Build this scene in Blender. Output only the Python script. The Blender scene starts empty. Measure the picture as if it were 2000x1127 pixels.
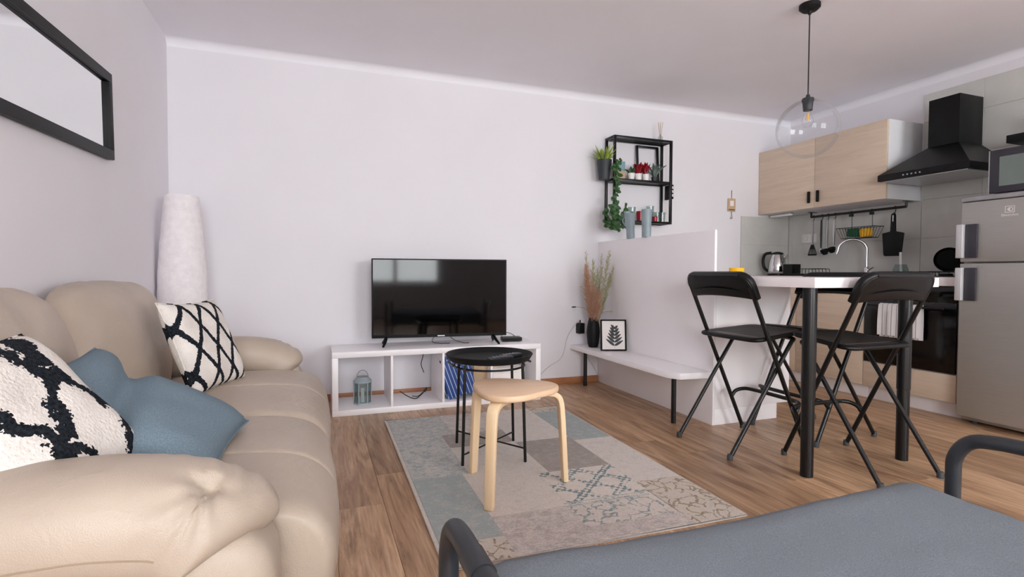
import bpy, bmesh, math, random
from mathutils import Vector, Matrix, noise as mnoise
random.seed(7)
R = math.radians
PI = math.pi
scene = bpy.context.scene
C = scene.collection

# ------------------------------------------------------------------ camera
cam_d = bpy.data.cameras.new('camera'); cam = bpy.data.objects.new('camera', cam_d); C.objects.link(cam)
cam_d.sensor_width = 36.0; cam_d.lens = 36.0 * 1034.1 / 2000.0; cam_d.clip_start = 0.02
CAMH = 0.941
cam.matrix_world = Matrix.Translation((0, 0, CAMH)) @ Matrix.Rotation(R(-20.295), 4, 'Z') @ \
    Matrix.Rotation(R(90 - 1.678), 4, 'X') @ Matrix.Rotation(R(0.228), 4, 'Z')
scene.camera = cam

# ------------------------------------------------------------------ sky and exposure
W = bpy.data.worlds.new('sky'); scene.world = W; W.use_nodes = True
bg = W.node_tree.nodes['Background']
bg.inputs['Color'].default_value = (0.95, 0.985, 1.0, 1)
bg.inputs['Strength'].default_value = 20.0
vs = scene.view_settings
vs.view_transform = 'Standard'; vs.look = 'None'; vs.gamma = 1.0; vs.use_curve_mapping = False
vs.exposure = -0.13
scene.cycles.max_bounces = 14; scene.cycles.diffuse_bounces = 9; scene.cycles.transparent_max_bounces = 16

# room dimensions
XL, XR, YB, YF, H = -0.904, 4.47, 4.055, -2.9, 2.46
WINDOWS = [(-0.84, 0.90, 0.72, 2.36), (2.40, 4.15, 0.72, 2.36)]
for (a, b, c, d) in WINDOWS:       # sampling portals in the window openings (give no light of their own)
    ld = bpy.data.lights.new('window_portal', 'AREA'); ld.shape = 'RECTANGLE'; ld.size = b - a; ld.size_y = d - c
    ld.cycles.is_portal = True
    lo = bpy.data.objects.new('window_portal', ld); C.objects.link(lo)
    lo.location = ((a + b) / 2, YF - 0.02, (c + d) / 2); lo.rotation_euler = (R(90), 0, 0)

# ------------------------------------------------------------------ helpers
def lin(c):
    if isinstance(c, str):
        c = [int(c[i:i + 2], 16) / 255 for i in (0, 2, 4)]
    return tuple((x / 12.92 if x <= .04045 else ((x + .055) / 1.055) ** 2.4) for x in c[:3]) + (1,)

class NT:
    def __init__(s, name):
        s.m = bpy.data.materials.new(name); s.m.use_nodes = True
        s.n = s.m.node_tree.nodes; s.l = s.m.node_tree.links
        s.b = s.n['Principled BSDF']; s.out = s.n['Material Output']
    def node(s, t, **kw):
        n = s.n.new(t)
        for k, v in kw.items():
            if k in n.inputs: s.set(n.inputs[k], v)
            else: setattr(n, k, v)
        return n
    def set(s, inp, v):
        if hasattr(v, 'is_output'): s.l.new(v, inp)
        else: inp.default_value = v
    def math(s, op, a, b=0.0, c=0.0):
        n = s.n.new('ShaderNodeMath'); n.operation = op
        s.set(n.inputs[0], a); s.set(n.inputs[1], b); s.set(n.inputs[2], c)
        return n.outputs[0]
    def coord(s, out='Object', scale=(1, 1, 1), rot=(0, 0, 0), loc=(0, 0, 0)):
        t = s.n.new('ShaderNodeTexCoord'); m = s.n.new('ShaderNodeMapping')
        m.inputs['Scale'].default_value = scale; m.inputs['Rotation'].default_value = rot; m.inputs['Location'].default_value = loc
        s.l.new(t.outputs[out], m.inputs['Vector']); return m.outputs[0]
    def noise(s, vec, scale, detail=3, rough=.5, dist=0.0):
        n = s.n.new('ShaderNodeTexNoise'); n.inputs['Scale'].default_value = scale; n.inputs['Detail'].default_value = detail
        n.inputs['Roughness'].default_value = rough; n.inputs['Distortion'].default_value = dist
        s.l.new(vec, n.inputs['Vector']); return n.outputs['Fac']
    def ramp(s, fac, stops, interp='LINEAR'):
        n = s.n.new('ShaderNodeValToRGB'); cr = n.color_ramp; cr.interpolation = interp
        while len(cr.elements) < len(stops): cr.elements.new(.5)
        for e, (p, c) in zip(cr.elements, stops):
            e.position = p; e.color = c if not isinstance(c, (str, float, int)) else (lin(c) if isinstance(c, str) else (c, c, c, 1))
        s.set(n.inputs[0], fac); return n.outputs[0]
    def mix(s, fac, a, b, bt='MIX'):
        n = s.n.new('ShaderNodeMix'); n.data_type = 'RGBA'; n.blend_type = bt
        s.set(n.inputs[0], fac); s.set(n.inputs[6], a); s.set(n.inputs[7], b); return n.outputs[2]
    def bump(s, h, strength=.3, dist=.01):
        n = s.n.new('ShaderNodeBump'); n.inputs['Strength'].default_value = strength; n.inputs['Distance'].default_value = dist
        s.set(n.inputs['Height'], h); s.l.new(n.outputs[0], s.b.inputs['Normal'])
    def fin(s, col=None, rough=.5, metal=0.0, spec=.5):
        if col is not None: s.set(s.b.inputs['Base Color'], col)
        s.set(s.b.inputs['Roughness'], rough); s.set(s.b.inputs['Metallic'], metal); s.set(s.b.inputs['Specular IOR Level'], spec)
        return s.m

def simple(name, col, rough=.5, metal=0.0, var=.06, scale=12, bump=0.0, bscale=200, spec=.5):
    t = NT(name); v = t.coord(); f = t.noise(v, scale, 3)
    c = lin(col); lo = tuple(x * (1 - var) for x in c[:3]) + (1,); hi = tuple(min(1, x * (1 + var)) for x in c[:3]) + (1,)
    if bump: t.bump(t.noise(v, bscale, 3), bump, .004)
    return t.fin(t.ramp(f, [(.3, lo), (.7, hi)]), rough, metal, spec)

M = {}
M['wall'] = simple('wall_paint', 'E4E2E6', .85, var=.015, scale=2, bump=.08, bscale=120, spec=.2)
M['ceil'] = simple('ceiling_paint', 'EDECF1', .9, var=.015, scale=2, bump=.05, bscale=90, spec=.2)
M['white'] = simple('white_laminate', 'F2EFF1', .35, var=.015, scale=3)
M['worktop'] = simple('white_worktop', 'F0EAEC', .3, var=.01, scale=3)
M['carcass'] = simple('white_carcass', 'DADBDD', .45, var=.015)
M['black'] = simple('black_metal', '090A0C', .3, var=.15, scale=30, spec=.45)
M['blackm'] = simple('black_matte', '0A0B0D', .55, var=.15, scale=30, spec=.3)
M['plastic'] = simple('black_plastic', '07080A', .42, var=.12, scale=20, bump=.05, bscale=400, spec=.35)
M['tube'] = simple('dark_tube_paint', '25282D', .42, var=.1, scale=25)
M['hood'] = simple('black_hood_enamel', '08090A', .38, var=.12, scale=20, spec=.25)
M['rubber'] = simple('grey_rubber', '3C3F42', .7)
M['chrome'] = simple('chrome', 'D8D8DA', .12, 1.0, var=.02)
M['handle'] = simple('silver_plastic', 'CFCFD2', .35, .3, var=.02)
M['steel'] = simple('brushed_silver', 'B9B9BB', .3, 1.0, var=.03)
M['skirt'] = simple('skirting_wood', 'A8714B', .5, var=.12, scale=9)
M['paper'] = simple('white_paper', 'EAE6E2', .9, var=.02)
M['greyblue'] = simple('grey_blue_ceramic', '8B9AA0', .45, var=.06, scale=15)
M['lantern'] = simple('pale_blue_metal', '9DAAB0', .5, var=.05)
M['potgrey'] = simple('dark_pot', '2B3136', .55)
M['potwhite'] = simple('white_pot', 'E4E2E0', .4)
M['red'] = simple('red_glaze', '8E1220', .3, var=.2, scale=60)
M['yellow'] = simple('yellow_plastic', 'F2B70A', .4, var=.08, scale=40)
M['green'] = simple('scourer_green', '1F5A38', .9, var=.2, scale=90)
M['leafdark'] = simple('leaf_dark', '2E5428', .5, var=.3, scale=25)
M['leaflight'] = simple('leaf_light', '93A845', .5, var=.3, scale=25)
M['leafgrey'] = simple('leaf_grey', '6B7B74', .6, var=.2, scale=25)
M['stem'] = simple('stem_brown', '6A5A44', .8)
M['pampas'] = simple('pampas_plume', 'C09A82', .95, var=.2, scale=60)
M['wheat'] = simple('dried_grass', 'A9A680', .95, var=.2, scale=60)
M['ply'] = None
M['teal'] = simple('teal_card', '7FA3AB', .7)
M['tan'] = simple('tan_card', 'C3A88B', .8)
M['socket'] = simple('socket_white', 'E9E7E6', .35, var=.01)
M['cablew'] = simple('white_cable', 'C9C5C6', .5)
M['cableb'] = simple('black_cable', '141416', .5)
M['sink'] = simple('black_granite', '17191D', .4, var=.3, scale=300)
M['led'] = simple('led_diffuser', 'F0F0F0', .4, var=.01)
M['screen'] = simple('tv_screen', '030304', .06, var=.05, spec=.3)
M['ovenglass'] = simple('oven_glass', '060608', .12, var=.05)
M['mwglass'] = simple('microwave_window', '6E7A76', .18, var=.05)
M['mwgrey'] = simple('microwave_case', 'A9A9AC', .35, .6)
M['mwdark'] = simple('microwave_door', '34333C', .35)
M['seam'] = simple('leather_seam', '9C8870', .6)

def m_leather():
    t = NT('beige_leather'); v = t.coord()
    big = t.noise(v, 3.0, 4); col = t.ramp(big, [(.3, 'AE9F8F'), (.7, 'BBAC9C')])
    vo = t.node('ShaderNodeTexVoronoi', Scale=420.0); t.l.new(v, vo.inputs['Vector'])
    wr = t.noise(v, 9, 5, .5, 1.6)
    h = t.math('ADD', t.math('MULTIPLY', vo.outputs['Distance'], .12), wr)
    t.bump(h, .28, .014)
    return t.fin(col, .42, 0, .5)
M['leather'] = m_leather()

def m_oak(name, c0, c1, c2, axis='Y', rough=.5):
    t = NT(name)
    sc = {'Y': (9, .7, 9), 'Z': (9, 9, .7), 'X': (.7, 9, 9)}[axis]
    v = t.coord('Object', sc)
    f = t.noise(v, 2.2, 6, .6, 1.0); g = t.noise(v, 14, 3, .6)
    col = t.ramp(f, [(.25, c0), (.5, c1), (.75, c2)])
    col = t.mix(t.ramp(g, [(.35, 0.0), (.7, .22)]), col, lin(c0))
    t.bump(g, .05, .002)
    return t.fin(col, rough)
M['oak'] = m_oak('oak_front', 'C9B6A0', 'D5C3AE', 'DECDB9')
M['birch'] = m_oak('birch_ply', 'DDBF97', 'E6CBA5', 'EBD3B1', 'Z', .45)
M['birchtop'] = m_oak('birch_seat', 'D9B692', 'E0BF9D', 'E6C8A8', 'X', .45)

def m_plank():
    t = NT('laminate_plank'); oi = t.node('ShaderNodeObjectInfo')
    tc = t.node('ShaderNodeTexCoord')
    off = t.node('ShaderNodeCombineXYZ'); t.l.new(t.math('MULTIPLY', oi.outputs['Random'], 37.0), off.inputs[0]); t.l.new(t.math('MULTIPLY', oi.outputs['Random'], 91.0), off.inputs[1])
    va = t.node('ShaderNodeVectorMath', operation='ADD'); t.l.new(tc.outputs['Object'], va.inputs[0]); t.l.new(off.outputs[0], va.inputs[1])
    mp = t.node('ShaderNodeMapping'); mp.inputs['Scale'].default_value = (7, .75, 1); t.l.new(va.outputs[0], mp.inputs['Vector'])
    f = t.noise(mp.outputs[0], 2.0, 7, .62, 1.6)
    mp2 = t.node('ShaderNodeMapping'); mp2.inputs['Scale'].default_value = (60, 2.2, 1); t.l.new(va.outputs[0], mp2.inputs['Vector'])
    g = t.noise(mp2.outputs[0], 2.0, 3, .6)
    col = t.ramp(f, [(.25, '735540'), (.42, 'AE8A6A'), (.58, 'CAA683'), (.78, 'DCBD9C')])
    tone = t.ramp(oi.outputs['Random'], [(0, (.72, .70, .68, 1)), (.5, (.97, .96, .95, 1)), (1, (1.14, 1.14, 1.14, 1))])
    col = t.mix(1.0, col, tone, 'MULTIPLY')
    col = t.mix(t.ramp(g, [(.4, 0.0), (.72, .45)]), col, lin('553A25'))
    t.bump(g, .06, .002)
    return t.fin(col, t.ramp(f, [(.2, .42), (.8, .3)]), 0, .45)
M['plank'] = m_plank()
M['subfloor'] = simple('plank_joint', '4A2F1D', .8)

def m_tile():
    t = NT('concrete_tile'); v = t.coord()
    f = t.noise(v, 3.5, 6, .6, .5)
    t.bump(t.noise(v, 40, 3), .05, .002)
    return t.fin(t.ramp(f, [(.3, 'C2C3BE'), (.7, 'D0D0CB')]), .4)
M['tile'] = m_tile()
M['grout'] = simple('grout', 'B3B2AE', .9)

def m_fridge():
    t = NT('brushed_steel'); v = t.coord('Object', (1, 1, 60))
    f = t.noise(v, 6, 3)
    t.bump(f, .04, .001)
    return t.fin(t.ramp(f, [(.3, 'ACABA7'), (.7, 'B5B4B0')]), .42, .6)
M['fridge'] = m_fridge()

def m_fabric(name, a, b, scale=500, bump=.35, rough=.95):
    t = NT(name); v = t.coord(); f = t.noise(v, scale, 2); g = t.noise(v, 6, 3)
    c = t.mix(t.ramp(g, [(.3, 0.0), (.7, .25)]), t.ramp(f, [(.35, a), (.65, b)]), lin(a))
    t.bump(f, bump, .003)
    return t.fin(c, rough, 0, .15)
M['greycover'] = m_fabric('grey_cover_fabric', '6F767D', '828990', 420)
M['bluefab'] = m_fabric('blue_pillow_fabric', '687A86', '7C8D98', 380)

def m_lampshade():
    t = NT('rice_paper_shade'); v = t.coord('Object', (1, 1, 1)); f = t.noise(v, 30, 4)
    t.bump(f, .35, .006)
    t.set(t.b.inputs['Transmission Weight'], 0.0)
    m = t.fin(t.ramp(f, [(.3, 'E6E0E2'), (.7, 'F0EBEC')]), .8, 0, .2)
    return m
M['shade'] = m_lampshade()

def m_glass(name, tint=(1, 1, 1, 1), refl=.0):
    t = NT(name)
    tr = t.node('ShaderNodeBsdfTransparent'); tr.inputs[0].default_value = tint
    gl = t.node('ShaderNodeBsdfGlossy'); gl.inputs['Roughness'].default_value = .02
    lw = t.node('ShaderNodeLayerWeight'); lw.inputs[0].default_value = .12
    mx = t.node('ShaderNodeMixShader')
    n = t.noise(t.coord(), 3, 1)
    fac = t.math('ADD', t.math('MULTIPLY', lw.outputs['Fresnel'], .38), t.math('MULTIPLY', n, refl + .05))
    t.l.new(fac, mx.inputs[0]); t.l.new(tr.outputs[0], mx.inputs[1]); t.l.new(gl.outputs[0], mx.inputs[2])
    t.l.new(mx.outputs[0], t.out.inputs['Surface'])
    return t.m
M['glass'] = m_glass('clear_glass')
M['glassgrey'] = m_glass('grey_glass', (.80, .85, .84, 1), .06)
M['pane'] = m_glass('window_glass')

def m_mirror():
    t = NT('mirror_silver'); f = t.noise(t.coord(), 2, 1)
    return t.fin(t.ramp(f, [(0, (.86, .88, .88, 1)), (1, (.9, .92, .92, 1))]), .02, 1.0)
M['mirror'] = m_mirror()

# ---- patterned cushions (flat print, pillow-local coordinates)
def m_cushion(kind):
    t = NT('cushion_' + kind); tc = t.node('ShaderNodeTexCoord')
    sep = t.node('ShaderNodeSeparateXYZ')
    nz = t.node('ShaderNodeTexNoise', Scale=16.0, Detail=3.0); t.l.new(tc.outputs['Object'], nz.inputs['Vector'])
    nz2 = t.node('ShaderNodeTexNoise', Scale=140.0, Detail=2.0); t.l.new(tc.outputs['Object'], nz2.inputs['Vector'])
    va = t.node('ShaderNodeVectorMath', operation='MULTIPLY_ADD'); va.inputs[1].default_value = (.014, .014, 0) if kind == 'diamond' else (.12, .12, 0)
    t.l.new(nz.outputs['Color'], va.inputs[0]); t.l.new(tc.outputs['Object'], va.inputs[2])
    vb = t.node('ShaderNodeVectorMath', operation='MULTIPLY_ADD'); vb.inputs[1].default_value = (.012, .012, 0) if kind == 'diamond' else (.03, .03, 0)
    t.l.new(nz2.outputs['Color'], vb.inputs[0]); t.l.new(va.outputs[0], vb.inputs[2])
    t.l.new(vb.outputs[0], sep.inputs[0]); x, y = sep.outputs[0], sep.outputs[1]
    if kind == 'diamond':
        p, k, wd = .122, .62, .095
    else:
        p, k, wd = .21, .62, .085
    a = t.math('ADD', x, t.math('MULTIPLY', y, k)); b = t.math('SUBTRACT', x, t.math('MULTIPLY', y, k))
    def lines(u, o):
        fr = t.math('FRACT', t.math('ADD', t.math('DIVIDE', u, p), o))
        return t.math('LESS_THAN', t.math('ABSOLUTE', t.math('SUBTRACT', fr, .5)), wd)
    m = t.math('MAXIMUM', lines(a, .42), lines(b, .35))
    white = t.ramp(nz.outputs['Fac'], [(.3, 'D9D2CB'), (.7, 'E8E2DB')])
    dark = t.ramp(nz2.outputs['Fac'], [(.35, '121519'), (.7, '2A2F36')])
    t.bump(t.math('ADD', t.math('MULTIPLY', m, 1.5), nz2.outputs['Fac']), .6, .006)
    return t.fin(t.mix(m, white, dark), .95, 0, .1)
M['diamond'] = m_cushion('diamond')
M['lattice'] = m_cushion('lattice')

# ---- rug patches
def m_rug(name, base, worn, amount=.5, scale=22, pattern=None, pcol=None):
    t = NT(name); v = t.coord()
    f = t.noise(v, scale, 6, .75); fine = t.noise(v, 320, 2, .6); streak = t.noise(t.coord('Object', (8, 90, 1)), 2, 3, .7)
    vf = t.noise(v, 110, 4, .7)
    w = t.math('ADD', t.math('MULTIPLY', f, .42), t.math('ADD', t.math('MULTIPLY', streak, .28), t.math('MULTIPLY', vf, .30)))
    mask = t.ramp(w, [(amount - .06, 0.0), (amount + .06, 1.0)])
    col = t.mix(mask, lin(base), lin(worn))
    if pattern == 'quatrefoil':
        sp = t.node('ShaderNodeSeparateXYZ'); t.l.new(v, sp.inputs[0])
        k = 2 * PI / .17
        a = t.math('COSINE', t.math('MULTIPLY', sp.outputs[0], k)); b = t.math('COSINE', t.math('MULTIPLY', sp.outputs[1], k))
        s = t.math('ABSOLUTE', t.math('ADD', a, b)); big = t.math('LESS_THAN', s, .75)
        k2 = 2 * PI / .036
        c = t.math('COSINE', t.math('MULTIPLY', sp.outputs[0], k2)); d = t.math('COSINE', t.math('MULTIPLY', sp.outputs[1], k2))
        sm = t.math('GREATER_THAN', t.math('ADD', t.math('MULTIPLY', c, d), t.math('MULTIPLY', t.math('SUBTRACT', f, .5), 5.0)), .0)
        pm = t.math('MULTIPLY', t.math('MULTIPLY', big, sm), t.ramp(vf, [(.32, .3), (.52, .95)]))
        col = t.mix(pm, col, lin(pcol))
    elif pattern == 'scroll':
        vo = t.node('ShaderNodeTexVoronoi', feature='DISTANCE_TO_EDGE', Scale=22.0)
        dv = t.node('ShaderNodeVectorMath', operation='MULTIPLY_ADD'); dv.inputs[1].default_value = (.09, .09, 0)
        nn = t.node('ShaderNodeTexNoise', Scale=9.0, Detail=2.0); t.l.new(v, nn.inputs['Vector'])
        t.l.new(nn.outputs['Color'], dv.inputs[0]); t.l.new(v, dv.inputs[2]); t.l.new(dv.outputs[0], vo.inputs['Vector'])
        ln = t.math('LESS_THAN', vo.outputs['Distance'], .075)
        gate = t.math('GREATER_THAN', t.noise(v, 22, 3), .46)
        col = t.mix(t.math('MULTIPLY', t.math('MULTIPLY', ln, gate), t.ramp(vf, [(.34, .1), (.56, .85)])), col, lin(pcol))
    col = t.mix(t.ramp(fine, [(.35, .4), (.62, 0.0)]), col, lin('958D85'))
    t.bump(fine, .5, .003)
    return t.fin(col, .95, 0, .1)
M['rug_plain'] = m_rug('rug_plain', 'DCD4CC', 'C0B8B2', .57)
M['rug_blue'] = m_rug('rug_blue', '9FABAB', 'BFC0BB', .54)
M['rug_bluepatch'] = m_rug('rug_blue_worn', 'CCC9C2', '8A9DA3', .525, 34)
M['rug_brown'] = m_rug('rug_brown', 'A19993', 'B9B0A9', .53)
M['rug_taupe'] = m_rug('rug_taupe', 'D8CFC8', 'B0A8A4', .515, 26)
M['rug_lattice'] = m_rug('rug_lattice', 'DFD7CE', 'CDC4BC', .56, 30, 'quatrefoil', '557A84')
M['rug_teal'] = m_rug('rug_teal_scroll', 'DAD1C8', 'C8BFB7', .56, 30, 'scroll', '5E7F88')
M['rug_brownscroll'] = m_rug('rug_brown_scroll', 'D3C9BC', 'C3B9AD', .56, 30, 'scroll', '7D6846')

# ---- mesh builder
class MB:
    def __init__(s): s.v = []; s.f = []; s.mi = []; s.cur = 0
    def add(s, vs, fs):
        o = len(s.v); s.v += [tuple(p) for p in vs]; s.f += [tuple(i + o for i in f) for f in fs]; s.mi += [s.cur] * len(fs); return s
    def box(s, x0, x1, y0, y1, z0, z1, mat=None):
        vs = [Vector((x, y, z)) for x in (x0, x1) for y in (y0, y1) for z in (z0, z1)]
        if mat is not None: vs = [mat @ p for p in vs]
        return s.add(vs, [(0, 1, 3, 2), (4, 6, 7, 5), (0, 4, 5, 1), (2, 3, 7, 6), (0, 2, 6, 4), (1, 5, 7, 3)])
    def tube(s, pts, r, n=12, closed=False, caps=True, sq=1.0):
        pts = [Vector(p) for p in pts]; N = len(pts)
        rs = r if isinstance(r, (list, tuple)) else [r] * N
        tang = []
        for i in range(N):
            a = pts[(i - 1) % N] if (closed or i > 0) else pts[i]; b = pts[(i + 1) % N] if (closed or i < N - 1) else pts[i]
            tang.append((b - a).normalized())
        up = Vector((0, 0, 1)) if abs(tang[0].z) < .9 else Vector((1, 0, 0))
        nrm = tang[0].cross(up).normalized(); vs = []
        for i in range(N):
            nrm = (nrm - tang[i] * nrm.dot(tang[i])); nrm.normalize(); bn = tang[i].cross(nrm)
            for k in range(n):
                a = 2 * PI * k / n
                vs.append(pts[i] + (nrm * math.cos(a) + bn * math.sin(a) * sq) * rs[i])
        fs = []
        for i in range(N if closed else N - 1):
            j = (i + 1) % N
            for k in range(n): fs.append((i * n + k, i * n + (k + 1) % n, j * n + (k + 1) % n, j * n + k))
        if caps and not closed:
            fs.append(tuple(range(n - 1, -1, -1))); fs.append(tuple((N - 1) * n + k for k in range(n)))
        return s.add(vs, fs)
    def lathe(s, prof, c=(0, 0, 0), n=24, mat=None):
        vs = []
        for (r, z) in prof:
            for k in range(n):
                a = 2 * PI * k / n; p = Vector((c[0] + r * math.cos(a), c[1] + r * math.sin(a), c[2] + z))
                vs.append(mat @ p if mat is not None else p)
        fs = []
        for i in range(len(prof) - 1):
            for k in range(n): fs.append((i * n + k, i * n + (k + 1) % n, (i + 1) * n + (k + 1) % n, (i + 1) * n + k))
        if prof[0][0] > 1e-5: fs.append(tuple(range(n - 1, -1, -1)))
        if prof[-1][0] > 1e-5: fs.append(tuple((len(prof) - 1) * n + k for k in range(n)))
        return s.add(vs, fs)
    def prism(s, outline, a0, a1, fn):
        """outline 2D, extruded a0..a1; fn(u,v,a)->xyz"""
        n = len(outline)
        vs = [fn(u, v, a0) for u, v in outline] + [fn(u, v, a1) for u, v in outline]
        fs = [tuple(range(n - 1, -1, -1)), tuple(range(n, 2 * n))] + [(i, (i + 1) % n, n + (i + 1) % n, n + i) for i in range(n)]
        return s.add(vs, fs)
    def loft(s, rings, caps=True):
        n = len(rings[0]); vs = [p for r in rings for p in r]; fs = []
        for i in range(len(rings) - 1):
            for k in range(n): fs.append((i * n + k, i * n + (k + 1) % n, (i + 1) * n + (k + 1) % n, (i + 1) * n + k))
        if caps: fs.append(tuple(range(n - 1, -1, -1))); fs.append(tuple((len(rings) - 1) * n + k for k in range(n)))
        return s.add(vs, fs)
    def squad(s, size, p=4, n=14, fn=None, c=(0, 0, 0)):
        """rounded box (superquadric), size = half extents"""
        idx = {}; vs = []; fs = []
        def V(a):
            k = tuple(round(x, 5) for x in a)
            if k not in idx:
                q = [math.tan(x * PI / 4) for x in a]
                l = sum(abs(x) ** p for x in q) ** (1 / p); q = [x / l for x in q]
                P = Vector((q[0] * size[0], q[1] * size[1], q[2] * size[2]))
                if fn: P = Vector(fn(P, q))
                idx[k] = len(vs); vs.append(P + Vector(c))
            return idx[k]
        for ax in range(3):
            for sg in (-1, 1):
                for i in range(n):
                    for j in range(n):
                        q = []
                        for (di, dj) in ((0, 0), (1, 0), (1, 1), (0, 1)):
                            a = [0, 0, 0]; a[ax] = sg; a[(ax + 1) % 3] = -1 + 2 * (i + di) / n; a[(ax + 2) % 3] = -1 + 2 * (j + dj) / n
                            q.append(V(a))
                        fs.append(tuple(q) if sg > 0 else tuple(q[::-1]))
        return s.add(vs, fs)
    def rbox(s, size, r, n=14, fn=None, c=(0, 0, 0)):
        def f2(P, q):
            m = max(abs(x) for x in q); a = [q[i] / m * size[i] for i in range(3)]
            core = [max(-(size[i] - r), min(size[i] - r, a[i])) for i in range(3)]
            d = Vector([a[i] - core[i] for i in range(3)])
            P = Vector(core) + (d.normalized() * r if d.length > 1e-9 else d)
            return fn(P, q) if fn else P
        return s.squad((1, 1, 1), 4, n, f2, c)
    def mesh(s, name, mats, bevel=0, seg=2, smooth=35):
        me = bpy.data.meshes.new(name); bm = bmesh.new()
        bv = [bm.verts.new(p) for p in s.v]
        for f, mi in zip(s.f, s.mi):
            try:
                fc = bm.faces.new([bv[i] for i in f]); fc.material_index = mi
            except ValueError: pass
        bmesh.ops.remove_doubles(bm, verts=bm.verts, dist=1e-6)
        bmesh.ops.recalc_face_normals(bm, faces=bm.faces)
        if bevel:
            ed = [e for e in bm.edges if len(e.link_faces) == 2 and e.calc_face_angle(0) > .6]
            bmesh.ops.bevel(bm, geom=ed, offset=bevel, segments=seg, affect='EDGES', profile=.5, clamp_overlap=True)
        bm.to_mesh(me); bm.free()
        for m in (mats if isinstance(mats, (list, tuple)) else [mats]): me.materials.append(M[m] if isinstance(m, str) else m)
        if smooth:
            me.shade_smooth(); me.set_sharp_from_angle(angle=R(smooth))
        return me
    def build(s, name, mats, parent=None, bevel=0, seg=2, smooth=35, label=None):
        return link(name, s.mesh(name, mats, bevel, seg, smooth), parent, label)

def link(name, me, parent=None, label=None):
    o = bpy.data.objects.new(name, me); C.objects.link(o)
    if parent: o.parent = parent
    if label: o['label'] = label
    return o
def tag(o, label, cat, group=None):
    o['label'] = label; o['category'] = cat
    if group: o['group'] = group
    return o
def thing(name, label, cat, loc=(0, 0, 0), rz=0, group=None):
    o = bpy.data.objects.new(name, None); C.objects.link(o); o.empty_display_size = .05
    o.location = loc; o.rotation_euler = (0, 0, rz)
    return tag(o, label, cat, group)
def struct(o, label=None, cat=None):
    o['kind'] = 'structure'
    if label: o['label'] = label
    if cat: o['category'] = cat
    return o
def arc(c, r, a0, a1, n, ax=('x', 'z'), y=0):
    return [(c[0] + r * math.cos(a0 + (a1 - a0) * i / n), c[1] + r * math.sin(a0 + (a1 - a0) * i / n)) for i in range(n + 1)]
def smooth_path(pts, n=6):
    """Catmull-Rom"""
    P = [Vector(p) for p in pts]; P = [P[0] * 2 - P[1]] + P + [P[-1] * 2 - P[-2]]; out = []
    for i in range(1, len(P) - 2):
        for k in range(n):
            t = k / n; a, b, c, d = P[i - 1], P[i], P[i + 1], P[i + 2]
            out.append(.5 * ((2 * b) + (c - a) * t + (2 * a - 5 * b + 4 * c - d) * t * t + (3 * b - a - 3 * c + d) * t ** 3))
    out.append(P[-2]); return out
def round_rect(w, h, r, n=5):
    o = []
    for cx, cy, a in ((w / 2 - r, h / 2 - r, 0), (-w / 2 + r, h / 2 - r, 90), (-w / 2 + r, -h / 2 + r, 180), (w / 2 - r, -h / 2 + r, 270)):
        for i in range(n + 1): o.append((cx + r * math.cos(R(a + 90 * i / n)), cy + r * math.sin(R(a + 90 * i / n))))
    return o

# ================================================================== STRUCTURE
floor = struct(MB().box(XL, XR, YF, YB, -.06, -.008).build('floor', 'subfloor', smooth=0), 'brown oak laminate plank floor of the room', 'floor')
PW, PL, G = .193, 1.29, .0012
plank_meshes = {}
def plank(x0, x1, y0, y1):
    k = (round(x1 - x0, 3), round(y1 - y0, 3))
    if k not in plank_meshes:
        b = MB().box(-k[0] / 2 + G / 2, k[0] / 2 - G / 2, -k[1] / 2 + G / 2, k[1] / 2 - G / 2, -.008, 0)
        plank_meshes[k] = b.mesh('plank', 'plank', bevel=.0006, seg=1, smooth=0)
    o = link('plank', plank_meshes[k], floor); o.location = ((x0 + x1) / 2, (y0 + y1) / 2, 0)
x = XL; row = 0; offs = [0, .47, .86, .25, .66, .08, 1.05]
while x < XR - .01:
    x1 = min(x + PW, XR); y = YF - offs[row % 7]
    while y < YB - .01:
        a, b = max(y, YF), min(y + PL, YB)
        if b - a > .03: plank(x, x1, a, b)
        y += PL
    x = x1; row += 1

struct(MB().box(XL - .15, XR + .15, YB, YB + .15, -.06, H + .1).build('wall_back', 'wall', smooth=0), 'plain white back wall behind the television', 'wall')
struct(MB().box(XL - .15, XL, YF, YB, -.06, H + .1).build('wall_left', 'wall', smooth=0), 'plain white wall behind the beige sofa', 'wall')
struct(MB().box(XR, XR + .15, YF, YB, -.06, H + .1).build('wall_right', 'wall', smooth=0), 'white wall behind the kitchen units', 'wall')
wf = MB(); xs = [XL - .15] + [v for w in WINDOWS for v in w[:2]] + [XR + .15]
for i in range(0, len(xs), 2): wf.box(xs[i], xs[i + 1], YF - .25, YF, -.06, H + .1)
for (a, b, c, d) in WINDOWS: wf.box(a, b, YF - .25, YF, -.06, c); wf.box(a, b, YF - .25, YF, d, H + .1)
struct(wf.build('wall_front', 'wall', smooth=0), 'white window wall on the camera side', 'wall')
struct(MB().box(XL - .15, XR + .15, YF - .25, YB + .15, H, H + .1).build('ceiling', 'ceil', smooth=0), 'plain pale grey-white ceiling', 'ceiling')
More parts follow.
